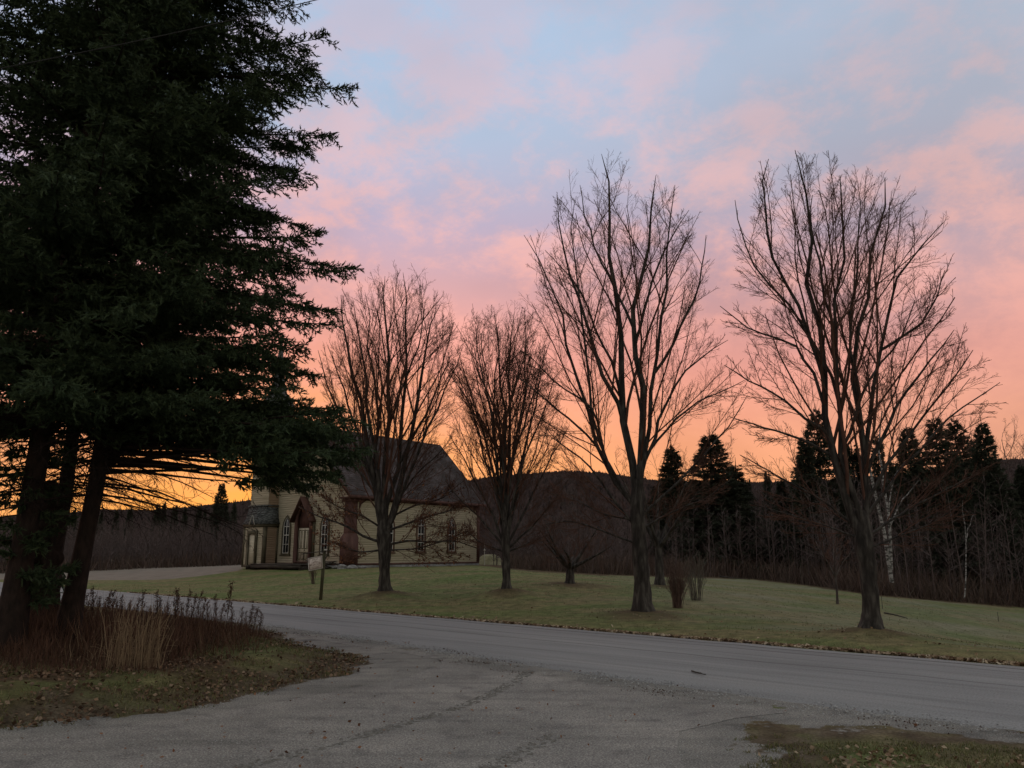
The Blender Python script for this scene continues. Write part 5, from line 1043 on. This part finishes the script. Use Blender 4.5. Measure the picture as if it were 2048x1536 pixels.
# lawn texture: sparse taller tufts
x = rng.uniform(-24, 30, 90000); y = rng.uniform(17, 47, len(x)); d = x*RN[0]+y*RN[1]-WF; ok = (d > .6) & (vnoise(x, y, 19, .8) > .38) & (d < 30); x, y = x[ok], y[ok]; blades(x, y, rng.uniform(.02, .06, len(x)), .008, 'mown lawn grass between the road and the church')
# weed mass behind the big trunk and along the bank top
def flatG(u, v, z=.2): 
    d = FW[None]+np.outer((u-1024)/FP, [1, 0, 0])+np.outer((768-v)/FP, UP); t = (z-EYE)/d[:, 2]; return d[:, 0]*t, d[:, 1]*t
n = 17000; u = rng.uniform(-60, 545, n); v = rng.uniform(1262, 1350, n); ok = v < np.interp(u, [0, 200, 330, 420, 500, 545], [1345, 1342, 1332, 1300, 1283, 1268])+rng.normal(0, 15, n); u, v = u[ok], v[ok]; x, y = flatG(u, v); ok = x*RN[0]+y*RN[1] < road_near(x*RD[0]+y*RD[1])-.2; x, y, u, vv = x[ok], y[ok], u[ok], v[ok]
fr = 1-.75*sm((vv-1292-14*vnoise(u, u*0, 3, 40))/38); hh = rng.uniform(.15, .85, len(x))*np.interp(u, [0, 150, 300, 450, 545], [1.1, 1.1, 1.0, .65, .35])*fr*(.55+.8*vnoise(x, y, 44, .35)); z = H(x, y)-.03
o = brush('weed_patch', x, y, hh, 'brown dead weeds growing densely on the bank beside the leaning spruce', M_weed, .006); o['category'] = 'weeds'
# single tall weeds with seed heads
wps = []
for k in range(4):
    hgt = .95; K = 7; t = np.linspace(0, 1, K); st = np.stack([.05*np.sin(t*2+k), .04*t*t, t*hgt], 1); tb_ = NB().tubes(st[None], np.full((1, K), .006)*np.linspace(1, .5, K), 5)
    a, ar = grow(st[None], np.full((1, K), .005), 16, (15, 45), (.10, .22), 4, .40, .99, .5, .1, .8, rmin=.003); tb_.tubes(a, ar, 3); pts = a[:, 1:].reshape(-1, 3); pts = np.repeat(pts, 6, 0)+rng.normal(0, .014, (len(pts)*6, 3)); hd = leafquads(pts, .013)
    lv = np.repeat(st[2:5], 5, 0)+rng.normal(0, .04, (15, 3)); lq = leafquads(lv, .022, droop=True); hd.v += lq.v; hd.t += [q+hd.n for q in lq.t]; hd.n += lq.n
    e = empty('weed', (0, 0, -40)); p1 = tb_.out('stem', M_weedstem if 'M_weedstem' in globals() else globals().setdefault('M_weedstem', mat('weed_stem', (.04,.024,.018), (.07,.045,.032), 8)), e); p2 = hd.out('seed_heads_leaves', M_weed, e); wps.append((e, p1, p2, [False]))  # second part: seed clusters on the side stems, plus a few drooping leaves
WL = [(172,1190,'w'),(182,1178,0),(192,1196,0),(206,1186,0),(222,1184,0),(232,1206,0),(252,1204,0),(266,1200,0),(276,1184,0),(310,1184,0),(318,1196,0),(345,1186,0),(352,1180,0),(372,1182,0),(383,1190,0),(394,1186,0),(404,1196,0),(427,1192,0),(452,1166,1),(463,1206,0),(484,1216,0),(500,1212,2),(508,1216,2),(516,1222,2),(492,1224,0),(298,1214,0),(333,1206,0),(415,1204,0),(362,1206,0),(240,1194,0),(214,1200,0),(440,1210,0)]
for i, (u, vt, f) in enumerate(WL):
    vb = 1262+rng.uniform(0, 12) if u < 430 else 1272+rng.uniform(-4, 6); x, y = flatG(np.array([u*1.]), np.array([vb]), .25); x, y = x[0], y[0]; zg = float(H(x, y)); hgt = P(u, vt, y)[2]-zg; sc = hgt/.97
    lb = ('tallest dead weed rising against the lawn left of the church sign', 'tall weeds') if f == 1 else (('bushy brown weed at the right end of the weed row', 'bushy weeds at the right end of the bank') if f == 2 else ('brown dead weed with a feathery seed head in front of the road', 'dead weeds along the bank'))
    wsc = sc*(1.15 if f != 2 else 1.8); r_ = copy_tree(wps[i % 4], (x, y, zg), rng.uniform(0, 6.28), (wsc, wsc, sc), lb[0], lb[1] if f != 1 else None, 'weed')
# straw coloured tall grass clump
gx_, gy_ = G(268, 1338)[:2]; ce = empty('tall_grass', (gx_, gy_, float(H(gx_, gy_))), label='clump of tall straw coloured dry grass stalks among the dark weeds', cat='grass clump')
n = 130; cx = rng.choice([-.30, -.18, -.05, .08, .2, .30], n)+rng.normal(0, .06, n); t = np.linspace(0, 1, 7); hh = rng.uniform(.55, 1.02, n); lean1 = rng.normal(.06, .13, n)+cx*.2; y0 = rng.normal(0, .10, n)
p = np.stack([cx[:, None]+lean1[:, None]*t**1.6*hh[:, None]+rng.normal(0, .006, (n, 7)), y0[:, None]+rng.normal(0, .1, (n, 1))*t, hh[:, None]*t*(1-.08*t)], -1); NB().tubes(p, np.full((n, 7), .0052)*np.linspace(1, .4, 7), 3).out('stalks', M_straw, ce)
n = 60; p = p[rng.integers(0, 130, n)]; a, ar = grow(p, np.full((n, 7), .004), 2, (30, 70), (.2, .4), 5, .1, .8, -.6, .1, .8, rmin=.003); NB().tubes(a, ar, 3).out('leaf_blades', M_straw, ce)
# pebbles and crumbs on the driveway and the broken road edge
def pebbles(x, y, size, label, z0=.02):
    n = len(x); p = np.stack([x, y, np.full(n, z0)], 1); s_ = size*rng.uniform(.5, 1.6, n); V = []; 
    for k in range(4): a = k*math.pi/2+rng.uniform(-.3, .3, n); V.append(p+np.stack([np.cos(a)*s_, np.sin(a)*s_*.8, -s_*.3], 1))
    V.append(p+np.stack([rng.normal(0, .2, n)*s_, rng.normal(0, .2, n)*s_, s_*.6], 1)); v = np.stack(V, 1); i = np.arange(n)[:, None]*5
    nb = NB().add(v, None, np.concatenate([i+[k, (k+1) % 4, 4] for k in range(4)])); return tag(nb.out('gravel', M_pebble), label, 'gravel', kind='stuff')
x = rng.uniform(-9, 5.5, 60000); y = 5.5+14.5*rng.random(len(x))**1.3; ok = inpoly(x, y, DP) & (rng.random(len(x)) < np.clip(.2+1.2*(vnoise(x, y, 41, .9)-.35), .05, 1)); pebbles(x[ok], y[ok], .0065, 'small grey stones scattered over the gravel driveway')
s = rng.uniform(-3, 21, 9000); w = road_near(s)+rng.normal(.0, .22, len(s)); ok = rng.random(len(s)) < np.clip(2.2*(vnoise(s, w, 61, .8)*.6+vnoise(s*3, w*6, 62, 1)*.4-.35), 0, 1); s, w = s[ok], w[ok]; pebbles(RD[0]*s+RN[0]*w, RD[1]*s+RN[1]*w, .011, 'crumbled asphalt and grit along the near edge of the road', .03)
x = rng.uniform(-6, 5, 1200); y = rng.uniform(6, 18, 1200); ok = inpoly(x, y, DP); x, y = x[ok][:260], y[ok][:260]; lf = leafquads(np.stack([x, y, 0*x+.03], 1), .022, flatn=.3); tag(lf.out('leaf_litter', M_dead), 'few small dark leaves on the gravel driveway', 'leaves', kind='stuff')
for ob in list(COL.objects):                   # prototypes that were never placed
    pass

s = np.concatenate([c_+rng.normal(0, .28, 60) for c_ in rng.uniform(-1, 20, 26)]); w = road_near(s)-.15+np.concatenate([rng.normal(0, .30)+rng.normal(0, .07, 60) for _ in range(26)])
lf = leafquads(np.stack([RD[0]*s+RN[0]*w, RD[1]*s+RN[1]*w, 0*s+.035], 1), .012, flatn=.4); tag(lf.out('leaf_litter', M_brush), 'dark crumbs and leaf bits drifted along the broken edge between road and driveway', 'debris', kind='stuff')

u = rng.uniform(120, 470, 320); v = rng.uniform(1275, 1335, 320); ok = v < np.interp(u, [120, 330, 470], [1335, 1325, 1290]); u, v = u[ok], v[ok]; x, y = flatG(u, v)
o = brush('dry_grass', x, y, rng.uniform(.25, .75, len(x))*np.interp(u, [120, 300, 470], [1, .9, .5]), 'loose straw coloured stalks scattered among the dark weeds', M_straw, .004); o['category'] = 'dry grass'
